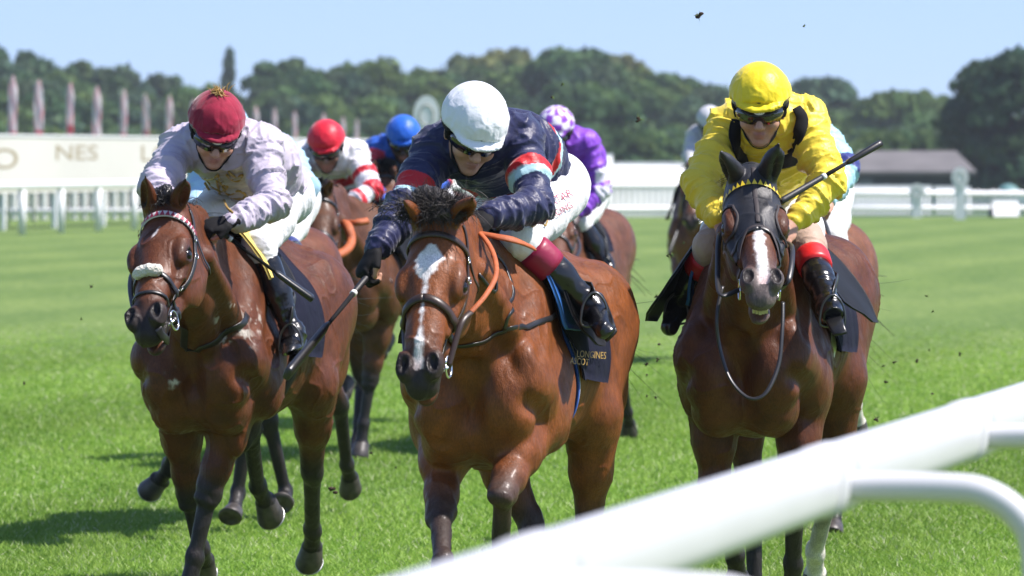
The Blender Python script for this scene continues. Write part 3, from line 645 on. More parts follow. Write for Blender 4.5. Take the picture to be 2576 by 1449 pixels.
bu = nd(t, 'Bump'); bu.inputs['Strength'].default_value = .5; bu.inputs['Distance'].default_value = .03; t.links.new(noise_node((60, 30, 60), 3).outputs[0], bu.inputs['Height']); t.links.new(bu.outputs[0], b.inputs['Normal'])
ys = np.concatenate([np.linspace(-12, 190, 30), np.linspace(196, 270, 30), [400, 900, 2500]]); xs = np.array([-900, -300, -100, -40, 0, 40, 100, 300, 900.])
V = np.array([(x, y, float(ground_z(y))) for y in ys for x in xs]); nx = len(xs)
tag(mk('ground', V, [(i * nx + j, i * nx + j + 1, (i + 1) * nx + j + 1, (i + 1) * nx + j) for i in range(len(ys) - 1) for j in range(nx - 1)], gm), kind='structure')
# blades of turf where they are large enough to see
rg = np.random.RandomState(11); N_ = 480000
D_ = 22 + 42 * rg.beta(1.0, 2.2, N_); X_ = rg.uniform(-.103, .103, N_) * D_
sc_ = (D_ / 25) ** .7; hgt = rg.uniform(.012, .036, N_) * sc_; wd = rg.uniform(.0035, .0065, N_) * sc_ * 1.1; an = rg.uniform(0, math.pi, N_)
pt = np.stack([X_ * 5, D_ * 1.6, X_ * 0], 1); tuft = fbm(pt, 3); hgt *= (1 + 1.0 * tuft) * (1 - .75 * smooth01((D_ - 32) / 28))
base = np.stack([X_, D_, np.zeros(N_)], 1); dx = np.stack([np.cos(an), np.sin(an), 0 * an], 1) * wd[:, None]
tip = base + np.stack([rg.normal(0, .026, N_), rg.normal(0, .026, N_), hgt], 1)
V = np.stack([base - dx, base + dx, tip], 1).reshape(-1, 3); Fs = np.arange(N_ * 3).reshape(-1, 3)
g1, g2, g3 = A(.15, .30, .032), A(.32, .47, .09), A(.55, .60, .34); mixv = np.clip(rg.uniform(0, 1, N_) * .8 + tuft * .9 + .1, 0, 1)[:, None]
cc = (g1 * (1 - mixv) + g2 * mixv) * (1 + .09 * np.clip(1.6 * np.sin((X_ - .207 * D_) * 2 * math.pi / 3.5), -1, 1))[:, None]; dry = rg.uniform(0, 1, N_) < .05; cc[dry] = g3
bm = painted('grass blades', .5, None, None, .3); bt = bm.node_tree; bb = bt.nodes['Principled BSDF']; tr = bt.nodes.new('ShaderNodeBsdfTranslucent'); ms = bt.nodes.new('ShaderNodeMixShader'); ms.inputs[0].default_value = .45
bt.links.new(bt.nodes['Attribute'].outputs['Color'], tr.inputs[0]); bt.links.new(bb.outputs[0], ms.inputs[1]); bt.links.new(tr.outputs[0], ms.inputs[2]); bt.links.new(ms.outputs[0], bt.nodes['Material Output'].inputs[0])
tag(mk('grass', V, Fs, bm, None, False, np.repeat(cc, 3, 0)), 'short bright green turf of the course', 'grass', kind='stuff')

# ---- trees
fm = painted('foliage', .7, None, (.35, .84, 1.18, 4), .2); ft = fm.node_tree; fb = ft.nodes['Principled BSDF']; tr = ft.nodes.new('ShaderNodeBsdfTranslucent'); ms = ft.nodes.new('ShaderNodeMixShader'); ms.inputs[0].default_value = .38
ft.links.new(ft.nodes['Attribute'].outputs['Color'], tr.inputs[0]); ft.links.new(fb.outputs[0], ms.inputs[1]); ft.links.new(tr.outputs[0], ms.inputs[2]); ft.links.new(ms.outputs[0], ft.nodes['Material Output'].inputs[0])
bark = plain('bark', (.06, .045, .035), .9, bump=[((3, 3, .6), 3, .8, .05)])
def crown(seed, shape, col, n=44, per=110, leaf=.34):
    """leaf clusters on uneven clumps; unit crown: width 1, height 1, base at 0"""
    r = np.random.RandomState(seed); P_, C_, N_ = [], [], []
    for k in range(n):
        z = r.uniform(.08, .92); 
        if shape == 'round': R = .5 * math.sqrt(max(.02, 1 - ((z - .48) / .56) ** 2))
        elif shape == 'spire': R = .5 * (1.02 - z) ** .8
        else: R = .5 * (1 - .45 * abs(z - .4))
        a = r.uniform(0, 6.28); q = R * math.sqrt(r.uniform(.15, 1)) * .85; c = A(q * math.cos(a), q * math.sin(a), z)
        s = r.uniform(.10, .20) * (1 if shape != 'spire' else .6); tint_ = r.uniform(.8, 1.25); warm = r.uniform(-.12, .16)
        d = r.normal(0, 1, (per, 3)); d /= np.linalg.norm(d, axis=1)[:, None]; d[:, 2] = np.abs(d[:, 2]) * .9 - .25
        P_.append(c + d * s * A(1.15, 1.15, .8) * r.uniform(.55, 1.08, (per, 1))); N_.append(d)
        C_.append(np.clip(A(*col) * tint_ * A(1 + warm, 1, 1 - warm) * r.uniform(.9, 1.12, (per, 1)), .004, .6))
    return np.vstack(P_), np.vstack(N_), np.vstack(C_)
def leaves(Pn, Nn, size, seed):
    r = np.random.RandomState(seed); n = len(Pn); u = r.normal(0, 1, (n, 3)); u -= Nn * (u * Nn).sum(1)[:, None] * .7; u /= np.linalg.norm(u, axis=1)[:, None]; v = np.cross(u, Nn + r.normal(0, .4, (n, 3))); v /= np.linalg.norm(v, axis=1)[:, None] + 1e-9
    s = size * r.uniform(.6, 1.3, (n, 1)); V = np.stack([Pn - u * s, Pn - v * s * .6, Pn + u * s, Pn + v * s * .6], 1).reshape(-1, 3); return V, np.arange(4 * n).reshape(-1, 4)
def tree(X, Ytop, D, wpx, shape, col, label, seed, zb=None, lift=.10):
    s = F / D; g = float(ground_z(D)) if zb is None else zb; ht = CAMZ + (HY - Ytop) / s - g; wd = wpx / s; x = (X - CX) / s
    root = empty('tree', (x, D, g), label, 'tree', 'trees along the edge of the course')
    Pn, Nn, Cn = crown(seed, shape, col, 120 if D < 400 else 52, 130); S_ = A(wd, wd, ht * (1 - lift)); V, Fs = leaves(Pn * S_ + A(x, D, g + ht * lift), Nn, .046 * (wd + ht) / 2, seed); mk('crown', V, Fs, fm, root, False, np.repeat(Cn, 4, 0))
    m = MB(); m.tube([A(x, D, g), A(x + .1, D, g + ht * .3), A(x, D, g + ht * .75)], [ht * .03, ht * .022, ht * .006], 9); r = np.random.RandomState(seed + 5)
    for k in range(6): a = r.uniform(0, 6.28); z0 = g + ht * r.uniform(.25, .55); m.tube([A(x, D, z0), A(x + math.cos(a) * wd * .16, D + math.sin(a) * wd * .16, z0 + ht * .1), A(x + math.cos(a) * wd * .34, D + math.sin(a) * wd * .34, z0 + ht * .16)], [ht * .012, ht * .008, ht * .003], 6)
    m.build('trunk', bark, root)
prof = [(-60, 112), (0, 108), (60, 118), (150, 148), (250, 168), (330, 192), (400, 190), (470, 205), (540, 200), (620, 190), (680, 165), (740, 155), (830, 168), (900, 155), (960, 168), (1050, 145), (1110, 135), (1180, 140), (1260, 130), (1340, 140), (1420, 124), (1500, 130), (1570, 125), (1610, 165), (1650, 185), (1700, 195), (1770, 185), (1850, 188), (1960, 190), (2040, 200), (2100, 225), (2150, 250), (2200, 240), (2260, 225), (2330, 230), (2400, 245), (2480, 250), (2640, 250)]
G1, G2, G3, G4 = (.060, .120, .040), (.094, .162, .046), (.070, .126, .066), (.155, .195, .075)
# the mass of the wood: one far-off belt of leaves
PV_, CV_, NV_ = [], [], []; k = 0
for row, (D0, drop, sp) in enumerate([(520, 22, 70), (470, 75, 80), (430, 130, 90), (400, 185, 95)]):
    for X in np.arange(-90, 2700, sp):
        Xj = X + rg.uniform(-18, 18); Y = np.interp(Xj, [p_[0] for p_ in prof], [p_[1] for p_ in prof]) + drop + rg.uniform(-8, 12); Y = min(Y, 330)
        D = D0 + rg.uniform(-15, 15); s = F / D; g = float(ground_z(D)); ht = CAMZ + (HY - Y) / s - g; wd = rg.uniform(190, 260) / s; k += 1
        Pn, Nn, Cn = crown(900 + k, 'round', [G1, G2, G1, G3][k % 4] if Xj < 1650 else [G1, G3, G2][k % 3], 30, 120); PV_.append(Pn * A(wd, wd, ht) + A((Xj - CX) / s, D, g)); NV_.append(Nn); CV_.append(Cn)
V, Fs = leaves(np.vstack(PV_), np.vstack(NV_), .38, 4)
tag(mk('woodland', V, Fs, fm, None, False, np.repeat(np.vstack(CV_), 4, 0)), 'dense dark green wood closing off the racecourse', 'woodland', kind='stuff')
for args in [
    (10, 104, 545, 230, 'round', G1, 'tall dark tree above the two flags at the left end of the board'),
    (175, 146, 540, 220, 'round', G1, 'dark rounded tree behind the third and fourth flags'),
    (300, 172, 535, 190, 'round', G3, 'bluish dark tree behind the fifth flag'),
    (405, 184, 545, 150, 'loose', G3, 'thin crowned tree left of the sharp evergreen spire'),
    (575, 112, 640, 62, 'spire', G3, 'slender pointed evergreen standing alone above the maroon cap'),
    (505, 205, 480, 190, 'round', G2, 'light green low tree at the foot of the slender evergreen'),
    (730, 148, 540, 260, 'round', G1, 'broad dark tree at the right of the gap in the skyline'),
    (905, 148, 520, 240, 'round', G2, 'green dome shaped tree above the red capped jockey'),
    (1030, 150, 545, 170, 'loose', G2, 'loose tree above the round white furlong marker'),
    (1150, 128, 560, 180, 'loose', G4, 'pale yellowish tree just above the white capped jockey'),
    (1265, 122, 555, 190, 'round', G4, 'pale topped tree directly right of the white cap on the skyline'),
    (1420, 118, 530, 270, 'round', G1, 'dark tree with a rounded head above the purple checked cap'),
    (1555, 118, 560, 170, 'loose', G4, 'yellow edged tree with sky showing through its rim in the middle of the skyline'),
    (1690, 188, 520, 230, 'round', G1, 'dark tree left of the yellow cap'),
    (2060, 196, 520, 250, 'round', G3, 'grey green tree right of the yellow jockey'),
    (2240, 214, 500, 210, 'round', G2, 'mid green tree over the left half of the dark shed'),
    (2350, 222, 510, 180, 'loose', G2, 'light green tree over the right half of the dark shed'),
    (2225, 208, 560, 90, 'spire', G3, 'small dark pointed tree top over the shed'),
    (2545, 128, 330, 330, 'round', (.046, .090, .044), 'large dark near tree filling the right edge'),
    (2470, 300, 350, 170, 'round', (.048, .092, .046), 'low dark bush beside the end of the shed')]:
    tree(*args, seed=int(args[0]) + 7)

# ---- white boards, rails and fences
cream = plain('cream hoarding', (.56, .545, .49), .6, var=(.25, .93, 1.04)); wht = plain('white paint', (.80, .80, .80), .5, var=(3, .93, 1.02)); wht2 = plain('weathered white boards', (.80, .80, .78), .7, var=(.6, .86, 1.05))
goldp = plain('gold lettering', (.30, .24, .13), .5)
B0, B1 = at_px(-60, 144), at_px(1150, 196); bd = nrm(B1 - B0); bn = np.cross(bd, UP); BL = np.linalg.norm(B1 - B0)
root = empty('hoarding', tuple(B0), 'long cream hoarding with spaced gold letters behind the left rail', 'hoarding')
m = MB(); m.box((B0 + B1) / 2 + UP * 1.61, (BL / 2, .04, .70), [bd, bn, UP]); m.build('panel', cream, root, False)
for k in range(12): m = MB(); m.box(B0 + bd * (BL * (k + .5) / 12) + UP * .455, (.06, .05, .455), [bd, bn, UP]); m.build('post', wht, root, False)
m = MB(); m.box((B0 + B1) / 2 + UP * 2.335, (BL / 2 + .03, .07, .025), [bd, bn, UP]); m.build('capping', wht, root, False)
def board_text(txt, X, Yc, hpx, al=0.0):
    D = [d for d in np.linspace(130, 215, 3000) if True]; pts = [(abs((B0 + bd * s_)[0] / (B0 + bd * s_)[1] * F + CX - X), s_) for s_ in np.linspace(0, BL, 2500)]; s_ = min(pts)[1]; c = B0 + bd * s_; sc = F / c[1]
    tv, tf_ = text_mesh(txt); size = hpx / sc / .70; z = CAMZ + (HY - Yc) / sc; x0 = tv[:, 0].min() if al else (tv[:, 0].min() + tv[:, 0].max()) / 2
    Vt = [c + bn * .046 + bd * ((v[0] - x0) * size * 4.2) + UP * (z + v[1] * size) for v in tv]; mk('lettering', [v * A(1, 1, 1) - UP * 0 for v in np.array(Vt) - A(0, 0, 0)], tf_, goldp, root, False)
bn = bn if bn[1] < 0 else -bn
board_text('O', 8, 402, 52); board_text('NES', 190, 386, 38); board_text('LONGINES', 352, 388, 40, 1)
def rail_line(name, p0, p1, label, spacing, top, post_w, rail_h, extra=(), n0=None):
    d = nrm(p1 - p0); Ln = np.linalg.norm(p1 - p0); r_ = empty(name, tuple(p0), label, 'railing'); side = np.cross(d, UP)
    m = MB(); m.tube([p0 + UP * (top - rail_h / 2) + d * t_ for t_ in np.linspace(0, Ln, 12)], rail_h / 2, 10); m.build('top_rail', wht, r_)
    for k in range(int(Ln / spacing) + 1):
        c = p0 + d * (k * spacing); m = MB(); m.tube([c, c + UP * (top - rail_h)], post_w / 2, 8); m.build('post', wht, r_)
    for z in extra: m = MB(); m.box((p0 + p1) / 2 + UP * z, (Ln / 2, .03, .04), [d, side, UP]); m.build('rail', wht, r_, False)
    return r_
q0 = A(-9.6 + .2077 * (125 - 146), 125, 0); q1 = A(-9.6 + .2077 * (186 - 146), 186, 0)
rail_line('running_rail', q0, q1, 'white running rail on posts along the far left side of the course', 3.25, 1.24, .17, .20)
def picket(p0, p1, sp, top, label):
    d = nrm(p1 - p0); Ln = np.linalg.norm(p1 - p0); side = np.cross(d, UP); r_ = empty('picket_fence', tuple(p0), label, 'fence')
    n = int(Ln / sp); cols = []
    m = MB()
    for k in range(n): c = p0 + d * ((k + .5) * sp); hh = top * (1 + .03 * math.sin(k * 1.7)); m.tube([c, c + UP * hh], sp * .36, 7)
    o = m.build('pickets', wht2, r_, False); o['kind'] = 'stuff'
    for z in (.25, top - .10): m = MB(); m.tube([p0 + UP * z + side * .06, p1 + UP * z + side * .06], .075, 9); m.build('rail', wht, r_)
    return r_
picket(at_px(-80, 171), at_px(1160, 176), .30, 1.05, 'white picket fence low behind the left rail')
picket(at_px(1160, 176), at_px(1760, 181), .22, 1.06, 'white picket fence below the white wall in the centre')
picket(at_px(1762, 180.5), at_px(2640, 182), .16, .80, 'close white picket fence at the far right edge of the turf')
def wall(X0, X1, D0, D1, top, label, name='white_wall', cap=True, mat=None):
    a, e = at_px(X0, D0), at_px(X1, D1); d = nrm(e - a); n = np.cross(d, UP); Ln = np.linalg.norm(e - a); r_ = empty(name, tuple(a), label, 'wall')
    m = MB(); sl = nrm(n * (-.85 if n[1] < 0 else .85) + UP) if cap else UP; m.box((a + e) / 2 + UP * top / 2, (Ln / 2, .06, top / 2), [d, np.cross(sl, d), sl * (1 / sl[2])]); m.build('panel', mat or wht2, r_, False)
    if cap: m = MB(); m.box((a + e) / 2 + sl * (top / 2) / sl[2] + UP * (top / 2 + .03), (Ln / 2 + .02, .10, .03), [d, n, UP]); m.build('capping', wht, r_, False)
wall(1502, 1542, 183, 183, 1.86, 'square white pillar at the left end of the central wall', 'pillar')
wall(1543, 1765, 184, 184, 1.60, 'long white wall between the purple jockey and the grey jockey')
wall(1770, 2345, 184.5, 184.5, .88, 'low white wall in front of the dark shed')
wall(2352, 2442, 187, 187, .84, 'short white wall right of the smaller round marker')
wall(2498, 2562, 179, 179, .50, 'white box standing at the right end of the far fence', 'box')
def marker(X, Y, D, rx, rz, post, label):
    s = F / D; c = at_px(X, D, CAMZ + (HY - Y) / s); r_ = empty('furlong_marker', (c[0], D, 0), label, 'marker post'); n = 32
    V = [c + A(rx * math.cos(t_), y_, rz * math.sin(t_)) for y_ in (-.03, .03) for t_ in np.linspace(0, 2 * math.pi, n + 1)[:-1]]
    mk('disc', V, [tuple(range(n)), tuple(range(n, 2 * n))[::-1]] + [(k, (k + 1) % n, n + (k + 1) % n, n + k)[::-1] for k in range(n)], wht, r_, False)
    rr_ = [c + A(rx * .52 * math.cos(t_), -.036, rz * .52 * math.sin(t_)) for t_ in np.linspace(0, 2 * math.pi, 30)]; V, Fs = tube(rr_, .022, 6, [A(0, 1, 0)] * 30, .25); mk('ring', V, Fs, plain('grey ring', (.42, .42, .38), .6), r_)
    m = MB(); m.box(A(c[0], D + .04, (c[2] - rz * .9) / 2), (post, .04, (c[2] - rz * .9) / 2)); m.build('post', wht, r_, False)
marker(1073, 290, 120, .265, .40, .10, 'tall white furlong marker with an oval head behind the blue capped jockey')
marker(2415, 447, 172, .24, .30, .15, 'white furlong marker with an oval head in front of the end of the shed')
marker(2307, 483, 178, .24, .25, .14, 'smaller round white marker in front of the middle of the shed')
# shed
Ds = 300.; s = F / Ds; zb = float(ground_z(Ds)); xl, xr = (2128 - CX) / s, (2446 - CX) / s; ze, zr = CAMZ - 26 / s, CAMZ + 21 / s
r_ = empty('shed', ((xl + xr) / 2, Ds + 3, zb), 'long low dark shed with a grey brown roof under the trees', 'shed'); m = MB(); m.box(A((xl + xr) / 2, Ds + 3, (ze + zb) / 2), ((xr - xl) / 2 - .25, 2.7, (ze - zb) / 2)); m.build('wall', plain('dark boards', (.022, .030, .036), .8, bump=[((1, 1, 8), 2, .5, .02)], var=(.8, .7, 1.3)), r_, False)
V = [A(xl - .2, Ds - .2, ze - .1), A(xr + .2, Ds - .2, ze - .1), A(xr - .6, Ds + 3, zr), A(xl + .9, Ds + 3, zr), A(xl - .2, Ds + 6.2, ze - .1), A(xr + .2, Ds + 6.2, ze - .1)]
mk('roof', V + [v - UP * .18 for v in V], [(0, 1, 2, 3), (3, 2, 5, 4), (1, 5, 2), (0, 3, 4), (0, 6, 7, 1), (4, 5, 11, 10), (6, 10, 11, 7), (0, 4, 10, 6), (1, 7, 11, 5)], plain('grey brown roof', (.13, .122, .120), .8, var=(.7, .8, 1.15)), r_, False)
m = MB(); m.box(A(xl + 1.0, Ds + .28, CAMZ - 75 / s + .2), (.35, .03, .30)); m.build('window', plain('dull window', (.10, .12, .14), .3), r_, False)
# flags
fgm = painted('printed flag cloth', .6, None, None, .3, sheen=.2); f2 = fgm.node_tree; tr = f2.nodes.new('ShaderNodeBsdfTranslucent'); ms = f2.nodes.new('ShaderNodeMixShader'); ms.inputs[0].default_value = .62
f2.links.new(f2.nodes['Attribute'].outputs['Color'], tr.inputs[0]); f2.links.new(f2.nodes['Principled BSDF'].outputs[0], ms.inputs[1]); f2.links.new(tr.outputs[0], ms.inputs[2]); f2.links.new(ms.outputs[0], f2.nodes['Material Output'].inputs[0])
fl = [(32, 190), (97, 200), (177, 208), (243, 217), (310, 225), (366, 236), (425, 240), (488, 250), (600, 262), (645, 266), (690, 271), (742, 279), (815, 285), (862, 293), (897, 299)]
names = ['first', 'second', 'third', 'fourth', 'fifth', 'sixth', 'seventh', 'eighth', 'ninth', 'tenth', 'eleventh', 'twelfth', 'thirteenth', 'fourteenth', 'fifteenth']
for k, (X, Y) in enumerate(fl):
    D = F * 2.15 / (HY - Y); x = (X - CX) / F * D; top = CAMZ + 2.15; r = np.random.RandomState(k); lean = r.uniform(-.02, .05); wf = r.uniform(.22, .27)
    r_ = empty('feather_flag', (x, D, float(ground_z(D))), 'narrow red and white feather flag, %s from the left in the row behind the hoarding' % names[k], 'flag', 'feather flags behind the hoarding')
    m = MB(); z0 = float(ground_z(D)); m.tube([A(x - .12, D, z0), A(x - .12, D, 2.2), A(x - .10 + lean * .5, D, top - .15), A(x + lean, D, top)], [.03, .025, .018, .01], 8); m.build('pole', plain('flag pole %d' % k, (.5, .5, .5), .5), r_)
    nz, nx_ = 34, 7; V = []; C = []; tw = r.uniform(.35, .65)
    for i in range(nz):
        tz = i / (nz - 1); z = lerp(1.0, top, tz); sq_ = .7 + .5 * abs(tz - tw) if k % 2 == 0 else 1.0; wz = wf * min(1, (1 - tz) * 7 + .15) * min(1, sq_)
        for j in range(nx_):
            u = j / (nx_ - 1) - .5; V.append(A(x + lean * tz + u * wz, D + .07 * math.sin(6 * u + 9 * tz + k), z)); st = (u * 5 + tz * 3.0 * (1 if u > 0 else -1))
            c = A(.85, .74, .77) if (st % 1) < .55 else A(.85, .40, .44) if (st % 1) < .84 else A(.50, .48, .58)
            if abs(tz - (.45 + .05 * (k % 3))) < .045: c = A(.72, .14, .18)
            if k == 5: c = c * .5 + A(.35, .36, .36) * .5
            C.append(c)
    mk('sail', V, [(i * nx_ + j, i * nx_ + j + 1, (i + 1) * nx_ + j + 1, (i + 1) * nx_ + j) for i in range(nz - 1) for j in range(nx_ - 1)], fgm, r_, True, C)
# teal cover and dark bag at the right
ff = Field(); c = at_px(2536, 188, 0); ff.ell(c + A(0, 0, .55), (.40, .4, .42), None, .1); ff.ell(c + A(.3, 0, .40), (.38, .35, .33), None, .15); ff.ell(c + A(0, 0, .2), (.5, .4, .4), None, .1); ff.plane(c, -UP)
V, Q_ = ff.surf(.05); V[:, 2] = np.maximum(V[:, 2], 0); tag(mk('covered_stack', V + ff.grad(V) * (.06 * fbm(V * 4, 2))[:, None], Q_, plain('teal sheet', (.10, .22, .22), .6)), 'rounded stack under a teal sheet at the far right', 'covered stack')
ff = Field(); c = at_px(2497, 179.5, 0); ff.ell(c + A(0, 0, .12), (.13, .13, .17), None, .1); ff.ell(c + A(.02, 0, .28), (.05, .05, .09), None, .08); ff.plane(c, -UP); V, Q_ = ff.surf(.03); tag(mk('dark_bag', V, Q_, plain('dark purple bag', (.03, .02, .035), .6)), 'small dark bag on the turf left of the white box', 'bag')

# ---- near rail
NR = plain('glossy white rail plastic', (.60, .60, .61), .35, bump=[((1.5, 1.5, 1.5), 2, .05, .02)], var=(2.5, .95, 1.02))
d = nrm(A(.207, 1, 0)); side = A(d[1], -d[0], 0); c0 = A(.529, 10.02, 1.212)
r_ = empty('running_rail', tuple(c0 * A(1, 1, 0)), 'out of focus white running rail crossing the lower right corner', 'railing')
sec = []
for k in range(20):
    a = 2 * math.pi * k / 20; ca, sa = math.cos(a), math.sin(a); sec.append((math.copysign(abs(ca) ** .7, ca) * .042, math.copysign(abs(sa) ** .7, sa) * .058))
def beam(t0, t1, g=1.0, n=2):
    V = [c0 + d * t_ + side * u * g + UP * v * g for t_ in np.linspace(t0, t1, n) for u, v in sec]
    return V, [(i * 20 + j, i * 20 + (j + 1) % 20, (i + 1) * 20 + (j + 1) % 20, (i + 1) * 20 + j) for i in range(n - 1) for j in range(20)] + [tuple(range(20))[::-1], tuple((n - 1) * 20 + j for j in range(20))]
V, Fs = beam(-7.5, 18, 1, 30); mk('top_rail', V, Fs, NR, r_)
for tk in [-4.6, -2.45, 0, 1.86] + [1.86 + 1.9 * k for k in range(1, 8)]:
    V, Fs = beam(tk - .12, tk + .09, 1.055); sl_ = mk('joint_sleeve', V, Fs, NR, r_)
    c = c0 + d * tk; m = MB(); pts = [c + side * .03 - UP * .012, c + side * .20 - UP * .012, c + side * .27 - UP * .022, c + side * .325 - UP * .06, c + side * .352 - UP * .12, c + side * .36 - UP * .3, (c + side * .36) * A(1, 1, 0)]
    m.tube(np.vstack([spline(pts[:6], 6), [pts[6]]]), .0255, 14); m.build('bracket_post', NR, r_)
# ---- clods of turf in the air
cl_m = plain('earth', (.045, .028, .016), .95, bump=[(60, 3, .8, .006)]); gr_m = plain('torn grass', (.10, .17, .03), .7)
for k, (X, Y, D, s_) in enumerate([(X_, Y_, D_c, s_c * .65) for X_, Y_, D_c, s_c in [(2010, 242, 24, .022), (1607, 300, 24, .016), (1758, 40, 22, .018), (2022, 65, 22, .006), (1390, 245, 24, .009), (1415, 212, 24, .007), (835, 1232, 23.5, .020), (230, 720, 25, .008), (205, 802, 25, .007), (1640, 800, 23, .008), (1655, 905, 23, .010), (2330, 745, 24, .007), (2205, 1055, 23, .012), (1688, 740, 24, .008), (2345, 990, 23, .006), (1650, 1000, 23, .008), (60, 965, 24, .007), (1720, 610, 26, .006)] + [(rg.uniform(a_, b_), rg.uniform(c_2, d_2), rg.uniform(22.5, 26), rg.uniform(.005, .011)) for a_, b_, c_2, d_2, n_2 in ((1600, 1720, 620, 1120, 9), (2190, 2420, 700, 1120, 9), (880, 1040, 900, 1260, 5)) for _ in range(n_2)]]):
    ff = Field(); r = np.random.RandomState(k + 50); c = P(X, Y, D); 
    for _ in range(5): ff.ell(c + r.normal(0, s_ * .5, 3), A(1, .7, .6) * s_ * r.uniform(.5, .9), None, s_ * .4)
    V, Q_ = ff.surf(max(s_ * .22, .0015)); rr_ = empty('turf_clod', tuple(c), 'small clod of earth and torn grass flying through the air', 'clod', 'clods of turf thrown up by the hooves'); mk('earth', V, Q_, cl_m, rr_)
    hair([c] * 7, [r.normal(0, 1, 3) + A(.4, 0, .2) for _ in range(7)], s_ * 2.6, .0022, k, 4, .5).build('torn_grass', gr_m, rr_)

# ---- summer haze
hz = bpy.data.materials.new('summer haze'); hz.use_nodes = True; ht_ = hz.node_tree; ht_.nodes.clear(); ho = ht_.nodes.new('ShaderNodeOutputMaterial'); hv = ht_.nodes.new('ShaderNodeVolumePrincipled')
hv.inputs['Color'].default_value = (.86, .92, 1, 1); hv.inputs['Density'].default_value = .00020; hv.inputs['Anisotropy'].default_value = .2; ht_.links.new(hv.outputs[0], ho.inputs['Volume'])
m = MB(); m.box(A(0, 1240, 8), (1000, 1320, 14)); tag(m.build('haze', hz, None, False), 'thin summer haze over the racecourse', 'haze', kind='stuff')
# ------------------------------------------------------------------ jockeys
M['skin'] = painted('skin', .5, [(260, 2, .15, .001)], (60, .9, 1.08, 2), .4, sss=.12)
M['silk'] = painted('racing silks', .44, [((26, 26, 26), 3, .42, .010), ((90, 90, 90), 3, .4, .003)], None, .3, sheen=.25)
M['breeches'] = painted('white breeches', .55, [((42, 42, 42), 3, .45, .008), (500, 1, .2, .001)], None, .35, sheen=.15)
M['boot'] = plain('polished black boots', (.007, .007, .008), .24, bump=[((26, 26, 46), 2, .3, .008)], spec=.5, coat=.15)
M['boot_dull'] = plain('black suede boots', (.008, .008, .009), .75, bump=[((60, 60, 60), 2, .4, .004)], spec=.3)
M['band'] = painted('boot top band', .42, [((30, 30, 60), 2, .3, .004)])
M['cap'] = painted('silk cap cover', .42, [((24, 24, 24), 2, .35, .010), ((80, 80, 80), 2, .35, .003)], None, .28, sheen=.2)
M['velvet'] = painted('velvet cap cover', .8, [((20, 20, 20), 3, .3, .010), (300, 2, .4, .001)], (25, .75, 1.25, 4), .25, sheen=.4)
M['shell'] = plain('black helmet shell', (.010, .010, .011), .3, bump=[(160, 0, .3, .001)])
M['lens'] = plain('dark goggle lens', (.006, .006, .007), .05, spec=.8, coat=.6)
M['glove'] = plain('black glove', (.005, .005, .006), .8, bump=[(320, 2, .5, .0015)], spec=.25)
M['grip'] = plain('ribbed whip grip', (.012, .012, .014), .5, bump=[(300, 1, .6, .001)])
M['white'] = plain('white enamel', (.78, .78, .76), .4)
SKIN, LIP = (.50, .27, .185), (.36, .145, .115)
def hand(f, Wp, d, pn, th, c, r=1.0, tips=True, glove=False):
    """palm and five bent fingers; d towards the knuckles, pn out of the palm, th towards the thumb"""
    d = nrm(d); pn = nrm(pn - d * (pn @ d)); th0 = np.cross(pn, d); th0 = th0 if th0 @ th > 0 else -th0
    f.cone(Wp - d * .03, Wp + d * .02, .026 * r, .028 * r, .012, c, n=pn, ff=.75)
    f.ell(Wp + d * .055, A(.050, .041, .018) * r, [d, th0, pn], .012, c)
    for i, (ln, of, cu) in enumerate([(1.0, .031, 62), (1.1, .011, 66), (1.02, -.010, 70), (.82, -.030, 76)]):
        p = Wp + d * (.092 - .004 * abs(i - 1)) + th0 * of; an = math.radians(cu)
        for j, (l, ra, rb) in enumerate([(.042, .0102, .0094), (.027, .0094, .0086), (.020, .0086, .0074)]):
            v = d * math.cos(an) + pn * math.sin(an); q = p + v * l * ln
            if not (glove and j == 2): f.cone(p, q, ra * r, rb * r, .005, c)
            p = q; an += math.radians(78 if j == 0 else 55)
    b = Wp + d * .022 + th0 * .030 + pn * .004; m_ = b + d * .036 + th0 * .018 + pn * .016; e = m_ + d * .026 - th0 * .008 + pn * .014
    f.cone(b, m_, .015 * r, .0115 * r, .010, c)
    if not glove: f.cone(m_, e, .0110 * r, .0090 * r, .006, c)
    return Wp + d * .085 + pn * .026        # centre of the grip
